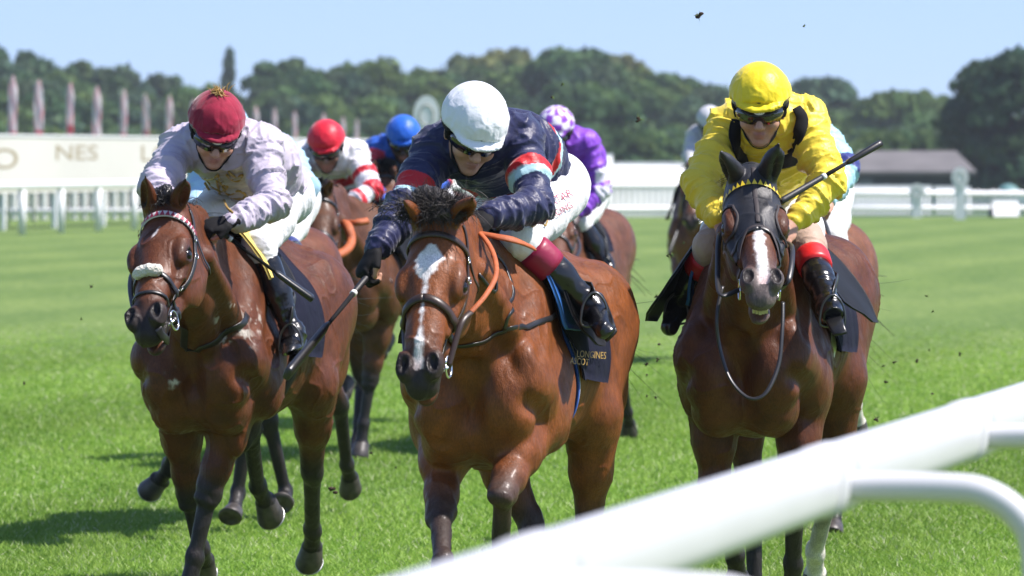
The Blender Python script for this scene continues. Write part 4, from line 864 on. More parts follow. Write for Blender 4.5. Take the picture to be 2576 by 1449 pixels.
def jockey(label, head, sh, pelvis, el, wr, hands, hips, kn, an, toe, silk, capcol, face=(0, 35, 0), neckoff=None, h=.006, gloves=(False, False), breech=(.74, .74, .75), paint=None, cappaint=None,
           bandcol=None, bandlen=.085, bandw=0.0, bootmat='boot', capmat='cap', skin=SKIN, detail=True, wrinkle=1.0, lens=True, mask=False, kneepaint=None, straps=True, brimdrop=0.0, near=0.0, mount=None):
    P = lambda X, Y, D: globals()['P'](X, Y, D - near)
    J = Jk = type('J', (), {})(); JR = 1.0
    H0 = P(*head); y, p, r = [math.radians(v) for v in face]
    f0 = A(-math.sin(y) * math.cos(p), -math.cos(y) * math.cos(p), -math.sin(p)); l0 = A(math.cos(y), -math.sin(y), 0); u0 = np.cross(f0, l0)
    l0, u0 = l0 * math.cos(r) + u0 * math.sin(r), u0 * math.cos(r) - l0 * math.sin(r)
    hc = H0 - u0 * .055; hx = [f0, l0, u0]
    def K(a, b, c): return hc + f0 * a + l0 * b + u0 * c
    J.K, J.f0, J.l0, J.u0 = K, f0, l0, u0
    S = [P(*s) for s in sh]; Mid = (S[0] + S[1]) / 2; PV = P(*pelvis); lat = nrm(S[1] - S[0]); spine = nrm(PV - Mid); dors = np.cross(spine, lat); dors = dors if dors[2] > 0 else -dors
    ELb = [reach(S[i], *el[i][:2], .285, el[i][2]) for i in (0, 1)]; WR = [reach(ELb[i], *wr[i][:2], .245, wr[i][2]) for i in (0, 1)]
    HP = [P(*v) for v in hips]; KN = [reach(HP[i], *kn[i][:2], .385, kn[i][2]) if kn[i][2] < 5 else P(*kn[i][:2], kn[i][2] + near) for i in (0, 1)]; AN = [reach(KN[i], *an[i][:2], .385, an[i][2]) if an[i][2] else onpx(mount.f, *an[i][:2], an[i][3], KN[i][1] - .45) for i in (0, 1)]
    AN = [a_ if np.linalg.norm(a_ - k_) < .43 else reach(k_, *v_[:2], .42, -1) for a_, k_, v_ in zip(AN, KN, an)]
    TO = [reach(AN[i], *toe[i][:2], .17, toe[i][2]) for i in (0, 1)]
    J.S, J.EL, J.WR, J.HP, J.KN, J.AN, J.TO = S, ELb, WR, HP, KN, AN, TO
    base = Mid + dors * .01; mb = lerp(Mid, PV, .5) + dors * .045
    # -- the body: one skin
    f = Field(); f.ell(K(0, 0, .03), (.098, .079, .10), hx, .02, skin); f.ell(K(.030, 0, -.058), (.066, .058, .062), hx, .03, skin)
    f.ell(K(.070, 0, -.100), (.026, .028, .020), hx, .02, skin); f.cone(K(.093, 0, .004), K(.119, 0, -.034), .0105, .0145, .012, skin)
    for q in (-1, 1):
        f.ell(K(.106, q * .012, -.040), (.011, .0085, .008), hx, .006, skin); f.ell(K(.066, q * .042, -.030), (.034, .028, .030), hx, .018, skin)
        f.cone(K(.088, q * .012, .026), K(.072, q * .052, .026), .013, .010, .012, skin); f.ell(K(.092, q * .033, .006), (.016, .019, .012), hx, .008, skin, -1)
        f.ell(K(.084, q * .033, .004), (.013, .014, .011), hx, .003, skin); f.ell(K(-.006, q * .080, -.008), (.022, .010, .032), hx, .008, skin)
        f.ell(K(.108, q * .007, -.047), (.005, .004, .003), hx, .002, None, -1)
    f.ell(K(.094, 0, -.066), (.010, .021, .0058), hx, .005, LIP); f.ell(K(.092, 0, -.076), (.010, .018, .0056), hx, .005, LIP); f.ell(K(.106, 0, -.0715), (.010, .020, .0018), hx, .002, None, -1)
    nb = base - spine * .02
    f.cone(K(-.02, 0, -.07), nb, .052, .058, .03, skin); f.cone(base, mb, .09, .10, .05, skin, n=lat, ff=1.35); f.cone(mb, PV, .10, .09, .05, skin, n=lat, ff=1.3)
    cl = Field(); J.shirt = cl
    cl.cone(base, mb, .112, .132, .06, silk, n=lat, ff=1.36, tag='torso'); cl.cone(mb, PV, .132, .122, .06, silk, n=lat, ff=1.25, tag='torso2')
    cl.cone(lerp(nb, K(-.02, 0, -.07), .15), base, .066, .10, .04, silk, tag='neck')
    bf = Field(); pvx = [lat, spine, dors]; bf.ell(PV + spine * .03, (.155, .13, .125), pvx, .04, breech)
    gl = [None, None]; J.grip = [None, None]
    for i, sd_ in ((0, 'R'), (1, 'L')):
        f.cone(S[i], ELb[i], .045, .037, .03, skin); f.cone(ELb[i], WR[i], .037, .026, .015, skin)
        cl.cone(base + lat * (i * 2 - 1) * .06, S[i], .085, .070, .05, silk, tag='yoke'); cl.ell(S[i], (.071, .071, .068), pvx, .04, silk)
        bil = 1.0; mid_ = lerp(S[i], ELb[i], .55) - UP * .006
        cl.cone(S[i], mid_, .068, .064 * bil, .03, silk, tag='ua' + sd_); cl.cone(mid_, ELb[i], .064 * bil, .056, .03, silk, tag='ub' + sd_)
        fm = lerp(ELb[i], WR[i], .5) - UP * .008; we = lerp(ELb[i], WR[i], .97)
        cl.cone(ELb[i], fm, .056, .050, .02, silk, tag='fa' + sd_); cl.cone(fm, we, .050, .034, .02, silk, tag='fb' + sd_)
        hd, pn, th = [nrm(A(*v)) for v in hands[i]]
        J.grip[i] = hand(f, WR[i], hd, pn, th, skin)
        if gloves[i]: gl[i] = Field(); hand(gl[i], WR[i], hd, pn, th, (.01, .01, .01), 1.14, glove=True)
        f.cone(HP[i], KN[i], .075, .05, .04, skin); f.cone(KN[i], AN[i], .045, .03, .02, skin)
        bf.cone(HP[i] - spine * .01, lerp(HP[i], KN[i], .5), .108, .086, .05, breech, tag='ta' + sd_); bf.cone(lerp(HP[i], KN[i], .5), KN[i], .086, .064, .04, breech, tag='tb' + sd_); bf.ell(KN[i], (.062, .062, .062), None, .02, breech)
        bf.cone(KN[i], lerp(KN[i], AN[i], .20 + bandw), .060, .052, .02, breech, tag='sh' + sd_)
    if mask: f.plane(hc - u0 * 9, u0)
    root = empty('person', tuple(PV * A(1, 1, 0) + A(0, 0, PV[2] - .15)), label, 'person', 'jockeys riding in the race'); J.root = root
    J.body = f; J.br = bf
    V, Q_ = f.surf(.0042 if detail else .009); C = f.colour(V, skin, .006)
    mk('body', V, Q_, M['skin'], root, True, C)
    # -- clothes
    def cloth(fl, name, mat, hh, tags, amp, col, pf=None):
        V, Qd = fl.surf(hh); N = fl.grad(V); idx, T, _ = fl.near(V, tags); axs = []
        for tg in tags: pr = [p for p in fl.pr if p['tag'] == tg][0]; axs.append(nrm(pr['b'] - pr['a']))
        ax_ = np.array(axs)[idx]; al = (V * ax_).sum(1)[:, None]
        q = V * 7.5 + ax_ * al * 17 + 5.1; q = q + 1.1 * np.stack([fbm(V * 11 + o, 2) for o in (0, 31, 57)], 1)
        n1 = 1 - np.abs(2 * vnoise(q) - 1); n2 = 1 - np.abs(2 * vnoise(q * 2.3 + 9) - 1)
        C = np.tile(A(*col), (len(V), 1))
        if pf: C = pf(V, idx, T, J)
        V = V + N * (amp * (n1 ** 4 * 1.7 + .7 * n2 ** 4 - .35))[:, None]
        return mk(name, V, Qd, mat, root, True, C)
    hh = h if detail else .011
    tg = ['torso', 'torso2', 'yoke', 'uaR', 'ubR', 'faR', 'fbR', 'uaL', 'ubL', 'faL', 'fbL']
    J.shirt_o = cloth(cl, 'silk_shirt', M['silk'], hh, tg, .0098 * wrinkle, silk, paint)
    cloth(bf, 'breeches', M['breeches'], hh, ['taR', 'tbR', 'shR', 'taL', 'tbL', 'shL'], .0026 * wrinkle, breech, kneepaint)
    for i in (0, 1):
        if gl[i]: V, Q_ = gl[i].surf(.0035 if detail else .008); mk('glove', V, Q_, M['glove'], root)
        b = Field(); sdn = nrm(AN[i] - KN[i]); t0 = lerp(KN[i], AN[i], .17 + bandw); fd = nrm(TO[i] - AN[i]); hl = AN[i] - fd * .055 + sdn * .035
        calf = -nrm(fd - sdn * (fd @ sdn))
        b.cone(t0, lerp(KN[i], AN[i], .55), .055, .050, .02, tag='s'); b.cone(lerp(KN[i], AN[i], .55), AN[i], .048, .037, .03, tag='s')
        b.cone(lerp(KN[i], AN[i], .25) + calf * .012, lerp(KN[i], AN[i], .6) + calf * .014, .047, .040, .03)
        b.cone(AN[i], hl, .040, .034, .03); b.cone(AN[i] + sdn * .025, TO[i] + sdn * .03, .042, .031, .03); b.cone(hl + sdn * .012, TO[i] + sdn * .042, .026, .026, .01)
        b.plane(t0 - sdn * .002, -sdn); b.plane(AN[i] + sdn * .082, sdn)
        V, Q_ = b.surf(.005 if detail else .010); N = b.grad(V)
        al = (V @ sdn)[:, None]; q = V * 9 + sdn * al * 26; n1 = 1 - np.abs(2 * vnoise(q + 3) - 1); low = smooth01(((V - KN[i]) @ sdn - .18) / .12)
        V = V + N * (.007 * low * (n1 ** 2 - .3))[:, None]
        bo = mk('boot', V, Q_, M[bootmat], root)
        if bandcol:
            a, e = lerp(KN[i], AN[i], .15 + bandw), lerp(KN[i], AN[i], .15 + bandw) + sdn * bandlen
            V2, F2 = tube([lerp(a, e, t) for t in np.linspace(0, 1, 6)], [.061, .0645, .0645, .064, .0635, .060], 24); mk('boot_top', V2, F2, M['band'], bo, True, np.tile(A(*bandcol), (len(V2), 1)))
        # sole
        V3, F3 = tube([hl + sdn * .036, lerp(hl, TO[i], .5) + sdn * .046, TO[i] + sdn * .060], [.030, .030, .026], 10, [sdn] * 3, .25); mk('sole', V3, F3, M['shell'], bo)
    # -- helmet, cap cover, goggles, strap
    hf = Field(); hf.ell(K(-.008, 0, .040), (.123, .102, .112), hx, .01); hf.plane(K(.0, 0, .012), -u0 + f0 * .18)
    hf.ell(K(.088, 0, .030), (.052, .072, .010), [nrm(f0 - .5 * u0), l0, nrm(u0 + .5 * f0)], .012)
    V, Q_ = hf.surf(.006 if detail else .01); he = mk('helmet', V, Q_, M['shell'], root)
    cf = Field(); dy = brimdrop; cf.ell(K(-.008, 0, .055), (.132, .1085, .116), hx, .01); cf.plane(K(0, 0, .046 - dy), -u0 + f0 * .12)
    cf.ell(K(.082, 0, .052 - dy), (.066, .086, .0095), [nrm(f0 - .32 * u0), l0, nrm(u0 + .32 * f0)], .014)
    V, Q_ = cf.surf(.005 if detail else .01); R = V - K(-.008, 0, .055); la = np.arctan2(R @ l0, R @ f0); hgt = R @ u0
    N = cf.grad(V); seam = np.abs(((la / (math.pi / 4)) + .5) % 1 - .5); dsp = -.0014 * np.exp(-(seam / .04) ** 2) * smooth01((hgt - .0) / .03) + .0032 * (fbm(V * 16, 2)) + .0034 * (1 - np.abs(2 * vnoise(np.stack([la * 2.6 + 4, hgt * 30 + la * 1.5, la * 0], 1)) - 1)) ** 4 * smooth01((.11 - hgt) / .08) + .004 * (1 - np.abs(2 * vnoise(np.stack([la * 9, hgt * 18, la * 0], 1)) - 1)) * np.exp(-((hgt + .0) / .03) ** 2)
    C = np.tile(A(*capcol), (len(V), 1))
    if cappaint: C = cappaint(la, hgt, C)
    J.cap = mk('cap_cover', V + N * dsp[:, None], Q_, M[capmat], he, True, C)
    def band(a0, a1, rf, rl, c0, hfun, th, n=26):
        vs = []
        for k in range(n + 1):
            a = math.radians(a0 + (a1 - a0) * k / n); hi_, lo_ = hfun(math.degrees(a)); e = (math.cos(a) * rf, math.sin(a) * rl)
            for (z, o) in ((hi_, 0), (hi_, th), ((hi_ + lo_) / 2, th * 1.5), (lo_, th), (lo_, 0)):
                g = 1 + o / rf; vs.append(K(e[0] * g + c0[0], e[1] * g, z + c0[1]))
        Fs = [(k * 5 + j, k * 5 + (j + 1) % 5, k * 5 + 5 + (j + 1) % 5, k * 5 + 5 + j) for k in range(n) for j in range(5)]; return vs, Fs + [(4, 3, 2, 1, 0), tuple(n * 5 + j for j in range(5))]
    if lens:
        V, Fs = band(-66, 66, .104, .086, (.006, 0), lambda d: (.030, -.026 + .012 * math.exp(-(d / 10) ** 2) + .010 * (abs(d) / 66) ** 2), .007); go = mk('goggles', V, Fs, M['lens'], root)
        V, Fs = band(62, 298, .127, .099, (-.012, 0), lambda d: (.034, .010), .004); mk('strap', V, Fs, M['glove'], go)
    if straps:
        ps = [K(.01, -.09, .02), K(.035, -.078, -.035), K(.055, -.055, -.085), K(.075, -.02, -.118), K(.078, 0, -.121), K(.075, .02, -.118), K(.055, .055, -.085), K(.035, .078, -.035), K(.01, .09, .02)]
        V, Fs = strap(f, ps, .028, .004, .003, 6); mk('chin_strap', V, Fs, M['glove'], root)
    return J
def whip(label, a, b, flap=.42, r=.009):
    """a to b: butt to tip; a ribbed grip, a tapering shaft and a flat padded end"""
    d = nrm(b - a); L_ = np.linalg.norm(b - a); root = empty('whip', tuple(a), label, 'whip', 'riding whips in the hands of the jockeys')
    V, Fs = tube([a, a + d * .005, a + d * .02, a + d * .20, a + d * .205], [.008, .0125, .0125, .0105, .008], 12); mk('grip', V, Fs, M['grip'], root)
    V, Fs = tube([a + d * .2, a + d * (L_ * (1 - flap) + .02)], [.0085, .0062], 10); mk('shaft', V, Fs, M['glove'], root)
    e = nrm(np.cross(d, A(.2, 1, .1))); pts = [a + d * (L_ * (1 - flap) + t * L_ * flap) for t in (0, .03, .10, .9, .985, 1)]
    V, Fs = tube(pts, [.008, .012, .019, .024, .024, .02], 12, [e] * 6, .55); mk('padded_flap', V, Fs, M['leather'], root)
    V, Fs = tube([a + d * .205, a + d * .22], [.0112, .0112], 12); mk('collar', V, Fs, M['white'], root)
    return root
# ------------------------------------------------------------------ the three leading pairs
H2 = horse('bright bay horse with white star and stripe and thick noseband, middle of the front three', (-.055, 19.83), 11, P(1092, 552, 19.0), reach(P(1092, 552, 19.0), 1042, 952, .60, -1), [(1015, 503, -1), (1192, 498, -1)],
  dict(fl=[('p', 1265, 1240, -1), ('p', 1258, 1410, 1), ('p', 1254, 1480, 1), (.10, .15, .97)], fr=[('p', 1108, 1290, -1), ('p', 1112, 1412, -1), ('p', 1110, 1480, -1), (.05, -.16, .96)],
       hl=[None, ('p', 1480, 1335, 1), ('p', 1470, 1560, 1), ('p', 1470, 1620, 1)], hr=[None, ('p', 1340, 1330, -1), ('p', 1330, 1500, -1), ('p', 1330, 1560, -1)]),
  scale=.97, dz=-.07, pitch=3.5, h=.006, face=A(-.25, -.9, .3), coat=(.165, .048, .011), kneecol=(.085, .045, .030), legdark=(.040, .026, .021), fore_w=.075, forelock=(1500, .085),
  blaze=[([.10, .15, .21, .24, .40, .45, .55], [.0, -.0, -.005, 0, .0, 0, 0], [.016, .052, .036, .014, .009, .020, .022])])
H1 = horse('dark bay horse with sheepskin on its noseband and a red and white browband', (-1.15, 23.35), 11, P(408, 515, 22.3), reach(P(408, 515, 22.3), 348, 812, .64, -1), [(365, 438, -1), (467, 448, -1)],
  dict(fl=[('p', 508, 1288, -1), ('p', 482, 1440, -1), ('p', 468, 1500, -1), (.10, .13, 1.0)], fr=[('p', 475, 1240, 1), ('p', 505, 1385, 1), ('p', 513, 1410, 1)],
       hl=[None, ('p', 785, 1185, 1), ('p', 785, 1335, 1), ('p', 785, 1375, 1)], hr=[None, ('p', 628, 1075, -1), ('p', 648, 1225, 1), ('p', 668, 1260, 1)]),
  scale=1.0, dz=-.14, pitch=3, h=.006, face=A(-.35, -.9, .3), coat=(.098, .029, .009), lather=[(600, 828, .10, -.02), (575, 795, .08, -.08), (640, 800, .07, -.06), (445, 955, .05, -.1)], blaze=[([.12, .15, .19], [.01, .0, -.01], [.004, .012, .005])])
H3 = horse('bay horse in a black mesh hood with ear covers and a broad white blaze', (.89, 21.65), 11, P(1893, 440, 20.85), reach(P(1893, 440, 20.85), 1922, 715, .60, -1), [(1812, 380, -1), (1957, 365, -1)],
  dict(fl=[('p', 2000, 1262, -1), ('p', 1995, 1420, 1), ('p', 1992, 1480, 1)], fr=[('p', 1800, 1290, -1), ('p', 1850, 1400, 1), ('p', 1855, 1450, 1)],
       hl=[None, ('p', 2090, 1230, 1), ('p', 2050, 1390, 1), ('p', 2050, 1440, 1)], hr=[None, ('p', 1900, 1300, 1), ('p', 1900, 1500, 1), ('p', 1900, 1560, 1)]),
  scale=.98, dz=-.05, pitch=2, h=.006, face=A(.05, -.7, .7), coat=(.092, .027, .008), mouth=.055, muzzle=(.12, .095, .09), hood=True, socks=('hl',),
  blaze=[([.28, .34, .44, .50, .56], [.0, 0, .0, .004, .006], [.022, .026, .026, .026, .022])])

def paint1(V, idx, T, J):
    return np.tile(A(.47, .42, .50), (len(V), 1))
J1 = jockey('jockey in pale lilac silks and a maroon velvet cap with a gold tuft', (545, 303, 23.3), [(455, 368, 23.45), (655, 372, 23.4)], (690, 492, 23.95), [(392, 470, -1), (688, 515, -1)], [(440, 560, -1), (578, 558, -1)],
  [((.35, -.6, -.5), (.3, .3, -.9), (.6, 0, .3)), ((-.85, -.3, -.2), (-.1, .5, -.8), (-.2, -.6, .3))], [(610, 505, 23.95), (712, 490, 23.9)], [(500, 545, -1), (652, 620, -1)], [(440, 730, 1), (735, 835, 0, .055)], [(420, 790, -1), (722, 885, -1)],
  (.47, .42, .50), (.26, .010, .035), (-6, 27, -5), near=.3, mount=H1, gloves=(True, True), paint=paint1, capmat='velvet', bootmat='boot')
def paint2(V, idx, T, J):
    C = np.tile(A(.020, .023, .070), (len(V), 1)); red, pale = A(.50, .015, .02), A(.42, .62, .66)
    for i, ub, fa, ua in ((0, 4, 5, 3), (1, 8, 9, 7)):
        u = np.where(idx == ua, T * .55, np.where(idx == ub, .55 + T * .45, np.where(idx == fa, 1 + T * .4, -1)))
        if i == 0: r0, r1, p1 = .64, .88, .95
        else: r0, r1, p1 = .42, .56, .70
        C[(u > r0) & (u < r1)] = red; C[(u >= r1) & (u < p1)] = pale
    M_ = (J.S[0] + J.S[1]) / 2; t = ((V - M_) @ nrm((J.HP[0] + J.HP[1]) / 2 - M_)); tor = (idx <= 2)
    C[tor & (t > .245) & (t < .275)] = red; C[tor & (t >= .275) & (t < .30)] = pale
    return C
J2 = jockey('jockey in navy silks with red and pale blue hoops and a white cap', (1197, 298, 19.95), [(1098, 382, 20.1), (1308, 350, 20.1)], (1352, 470, 20.55), [(1018, 515, -1), (1350, 512, -1)], [(945, 628, -1), (1228, 542, -1)],
  [((-.5, -.3, -.8), (.55, .2, -.35), (.1, -.9, -.1)), ((-.75, -.5, -.3), (-.1, .5, -.85), (-.2, -.6, .4))], [(1280, 490, 20.6), (1405, 482, 20.5)], [(1230, 590, -1), (1308, 602, 19.72)], [(1170, 760, 1), (1483, 765, 0, .12)], [(1150, 820, -1), (1505, 815, -1)],
  (.020, .023, .070), (.76, .78, .82), (-14, 30, -8), near=.3, mount=H2, wrinkle=.8, gloves=(True, True), paint=paint2, bandcol=(.26, .008, .045), bandlen=.095, brimdrop=.02)
def paint3(V, idx, T, J): return np.tile(A(.78, .60, .05), (len(V), 1))
def knee3(V, idx, T, J):
    C = np.tile(A(.74, .74, .75), (len(V), 1)); m = (np.isin(idx, [1, 4]) & (T > .45)) | np.isin(idx, [2, 5]); C[m] = A(.42, .30, .23); return C
J3 = jockey('jockey in bright yellow silks with black braces and a yellow cap, dark visor and goggles', (1912, 238, 21.35), [(1838, 318, 21.6), (2020, 306, 21.6)], (1918, 500, 22.0), [(1762, 462, -1), (2088, 455, -1)], [(1808, 550, -1), (1995, 560, -1)],
  [((.45, -.6, -.6), (.5, .4, -.6), (.5, -.6, .5)), ((-.45, -.6, -.55), (-.5, .4, -.6), (-.5, -.6, .5))], [(1868, 545, 22.0), (1985, 545, 22.0)], [(1792, 618, -1), (2032, 618, -1)], [(1712, 765, 1), (2085, 770, 0, .12)], [(1690, 810, -1), (2105, 815, -1)],
  (.78, .60, .05), (.80, .62, .02), (4, 16, 0), near=.1, mount=H3, paint=paint3, kneepaint=knee3, bandcol=(.60, .012, .016), bandlen=.085, bandw=.02)
# -- horse in the middle
bridle(H2, 'brown_leather', None, 'padded'); saddlery(H2, 'navy', 'blue_pad', flare=.05, fwd=.06, fmax=86)
girth(H2, -.17, .12, plain('blue girth edge', (.03, .10, .40), .7))
for i in (0, 1): stirrup(H2, J2, i)
rein(H2, [H2.bit[1], P(1160, 815, 18.85), P(1185, 785, 18.9)], .010, 'brown_leather')
rein(H2, [P(1183, 787, 18.9), P(1222, 742, 18.95), P(1248, 690, 19.05), P(1240, 635, 19.2), P(1208, 588, 19.32), J2.grip[1]], .0085, 'rubber', 'rubber_rein', .6)
rein(H2, [J2.grip[1], P(1245, 594, 19.3), P(1300, 606, 19.3), P(1342, 624, 19.42)], .014, 'rubber', 'rubber_rein', .35)
rein(H2, [H2.bit[0], P(1020, 800, 19.25), P(1060, 700, 19.5), P(1150, 600, 19.6), J2.grip[1]], .010, 'brown_leather')
bp2 = pxstrap(H2, [(1398, 792), (1350, 812), (1290, 826), (1262, 838), (1225, 858), (1190, 868), (1150, 872)], .019, 'leather', 'breastplate', 18.2, .004)
pxstrap(H2, [(1268, 832), (1284, 790), (1290, 750), (1284, 700), (1268, 662), (1250, 640)], .015, 'leather', 'breastplate_strap', 18.2, .004, parent=bp2)
pxstrap(H2, [(1205, 690), (1245, 735), (1243, 690)], .012, 'leather', 'martingale_strap', 18.2, parent=bp2)
text_on('lettering', H2.f, 'LONGINES', 1488, 893, 25, 4, M['gold'], [o for o in H2.root.children if o.name.startswith('saddle_cloth')][0], .042, 18.5, .62)
text_on('lettering', H2.f, 'ASCOT', 1458, 910, 24, 6, M['gold'], [o for o in H2.root.children if o.name.startswith('saddle_cloth')][0], .042, 18.5, .6)
M['embroidery'] = plain('dark red thread', (.30, .03, .06), .6)
br2 = [o for o in J2.root.children if o.name.startswith('breeches')][0]
text_on('lettering', J2.br, 'QATAR', 1402, 502, 30, -27, M['embroidery'], br2, .009, 19, .8); text_on('lettering', J2.br, 'RACING', 1408, 532, 24, -29, M['embroidery'], br2, .009, 19, .8)
sq = [onpx(J2.br, x, y, .008, 19) for x, y in [(1336, 530), (1330, 545), (1345, 552), (1338, 570), (1352, 560), (1360, 540), (1350, 530), (1362, 552), (1372, 568), (1378, 552)]]
V, Fs = tube(spline(sq, 5), .0028, 6); mk('embroidered_emblem', V, Fs, M['gold'], br2)
W2 = whip('long black whip swung forward past the middle horse by the jockey in navy', J2.grip[0] + nrm(P(918, 690, 19.2) - P(722, 940, 18.75)) * .06, P(722, 942, 18.75), .46)
# -- horse on the left
bridle(H1, 'leather', ((.66, .63, .62), (.30, .02, .05)), 'sheepskin', nn=.375); saddlery(H1, 'navy', None, flare=.0, fwd=-.02, fmax=52)
girth(H1, -.30, .07, None, 'felt')
for i in (0, 1): stirrup(H1, J1, i)
pxstrap(H1, [(398, 826), (425, 858), (462, 876), (505, 876), (545, 860), (590, 826), (622, 790)], .030, 'leather', 'breast_strap', 21.2, .004)
rein(H1, [H1.bit[1], P(455, 730, 22.25), P(495, 655, 22.5), P(512, 600, 22.8), J1.grip[1]], .011, 'leather'); rein(H1, [H1.bit[0], P(330, 700, 22.4), P(400, 600, 22.9), J1.grip[0]], .011, 'leather')
wrap(H1, dict(max=50, fn=lin([(0, .13, -.04), (50, .11, .02)])), .045, plain('yellow foam pad', (.62, .48, .12), .8), 'withers_pad', H1.root, .012, 6, 14)
W1 = whip('short black whip held low across the thigh of the jockey in lilac', P(468, 520, 22.75), P(786, 752, 22.9), .30)
gb = MB()
for px in ([(548, 440), (556, 462), (572, 470), (560, 480), (548, 470), (545, 452)], [(575, 432), (592, 445), (610, 440), (600, 455), (582, 452), (570, 440)], [(520, 452), (535, 470), (552, 482), (545, 494), (528, 480), (515, 460)], [(560, 470), (575, 490), (600, 480), (618, 492), (600, 500), (580, 496)], [(556, 478), (562, 500), (570, 520), (585, 535)], [(505, 440), (520, 452), (538, 448), (548, 440)]):
    gb.tube(spline([onpx(J1.shirt, x, y, .009, 22.4) for x, y in px], 5), .0052, 6)
gb.build('gold_braid', M['gold'], J1.shirt_o)
tf = J1.K(0, 0, .166); rg = np.random.RandomState(2)
hair([tf + rg.normal(0, .008, 3) for _ in range(90)], [J1.u0 * .6 - J1.f0 * .3 - J1.l0 * .6 + rg.normal(0, .4, 3) for _ in range(90)], .04, .0035, 3, 4, .6, .3).build('tassel', M['gold'], J1.cap)
# -- horse on the right
bridle(H3, 'leather', ((.010, .010, .011), (.72, .52, .03)), 'plain'); saddlery(H3, 'navy', 'blue_pad', flare=.12, fwd=.20, fmax=88)
M['tooth'] = plain('teeth', (.55, .48, .34), .4)
m = MB()
for k in range(-2, 3): m.box(H3.Q(.575 - abs(k) * .004, k * .012, -.112), (.010, .0052, .008), [H3.n, H3.s, H3.u])
for k in range(-2, 3): m.box(H3.Q(.565 - abs(k) * .004, k * .011, -.150), (.010, .0048, .008), [H3.n, H3.s, H3.u])
m.build('teeth', M['tooth'], H3.root, False)
girth(H3, -.26, .07, None, 'girth')
for i in (0, 1): stirrup(H3, J3, i)
hn, hs, hu = H3.hc3; fl_ = H3.Qd
eye = np.where(hu > -.17, ((hn - .225) / .064) ** 2 + ((np.abs(hs) - .110) / .046) ** 2, 9)
lowedge = .300 + .11 * smooth01((np.abs(hs) - .02) / .07)
inside = (hn > -.03) & (hn < lowedge) & (eye > 1) & (hu > -.19) & (np.abs(hs) < .16)
for (b0_, t0_) in H3.earpts:
    d_ = nrm(t0_ - b0_); q = H3.V - b0_; t = q @ d_; inside |= (t > -.02) & (t < .19) & (np.linalg.norm(q - t[:, None] * d_, axis=1) < .06)
fi = fl_[inside[fl_].all(1)]; us = np.unique(fi); mp = np.full(len(H3.V), -1); mp[us] = np.arange(len(us)); Vh = H3.V[us]; Vh = Vh + H3.f.grad(Vh) * .005
hood = mk('mesh_hood', Vh, mp[fi], M['mesh_hood'], H3.root)
trim = plain('hood binding', (.028, .021, .022), .7)
X = [H3.Q(n, 0, .02) for n in (-.0, .06, .12, .20, .28)]; V, Fs = strap(H3.f, X, .017, .004, .007); mk('centre_binding', V, Fs, trim, hood)
X = [H3.Q(.300 + .11 * float(smooth01((abs(q) - .02) / .07)), q, .02 - abs(q) * .8) for q in (-.085, -.07, -.05, -.03, 0, .03, .05, .07, .085)]; V, Fs = strap(H3.f, X, .014, .004, .007); mk('lower_binding', V, Fs, trim, hood)
for q in (-1, 1):
    X = [H3.Q(.225 + .064 * math.cos(t), q * (.110 + .046 * math.sin(t)), -.075 - .065 * math.sin(t)) for t in np.linspace(0, 2 * math.pi, 13)[:-1]]; V, Fs = strap(H3.f, X, .010, .004, .007, 4, True); mk('eye_binding', V, Fs, trim, hood)
rein(H3, [H3.bit[0], P(1812, 740, 20.5), P(1806, 660, 20.7), P(1812, 590, 20.9), J3.grip[0]], .010, 'leather'); rein(H3, [H3.bit[1], P(1985, 700, 20.5), P(1992, 620, 20.7), J3.grip[1]], .010, 'leather')
rein(H3, [P(1818, 720, 20.55), P(1803, 800, 20.5), P(1812, 880, 20.5), P(1838, 955, 20.45), P(1882, 1000, 20.4), P(1925, 990, 20.4), P(1958, 920, 20.45), P(1968, 830, 20.5), P(1970, 760, 20.55)], .007, 'leather', 'neck_strap', .5)
W3 = whip('black whip pointing up and out behind the jockey in yellow', J3.grip[1] - nrm(P(2212, 362, 21.2) - P(1970, 505, 21.0)) * .03 if False else P(1962, 508, 21.0), P(2213, 362, 21.25), .34)
for (x0, pts) in ((0, [(2003, 270), (2018, 300), (2005, 350), (1990, 395), (1985, 418)]), (1, [(1852, 300), (1848, 340), (1855, 380), (1862, 408)])):
    X = [onpx(J3.shirt, x, y, .012, 20.6) for x, y in pts]; X = spline(X, 4); V, Fs = tube(X, [.018 + .018 * (k / len(X)) for k in range(len(X))], 8, J3.shirt.grad(X), .18); mk('black_brace', V, Fs, M['glove'], J3.shirt_o)
for J, tx in ((J3, 'GPA'), (J1, 'GPA')):
    c = J.K(.128, 0, .026); V = [c + J.l0 * (.020 * math.cos(t)) + J.u0 * (.0105 * math.sin(t)) + J.f0 * z for z in (0, .003) for t in np.linspace(0, 2 * math.pi, 21)[:-1]]
    he = [o for o in J.root.children if o.name.startswith('helmet')][0]
    bd = mk('badge', V, [tuple(range(20))[::-1], tuple(range(20, 40))] + [(k, (k + 1) % 20, 20 + (k + 1) % 20, 20 + k) for k in range(20)], M['white'], he, False)
    tv, tf_ = text_mesh(tx); mk('lettering', [c + J.f0 * .0036 + J.l0 * v[0] * .014 + J.u0 * v[1] * .014 for v in tv], tf_, M['shell'], he, False)
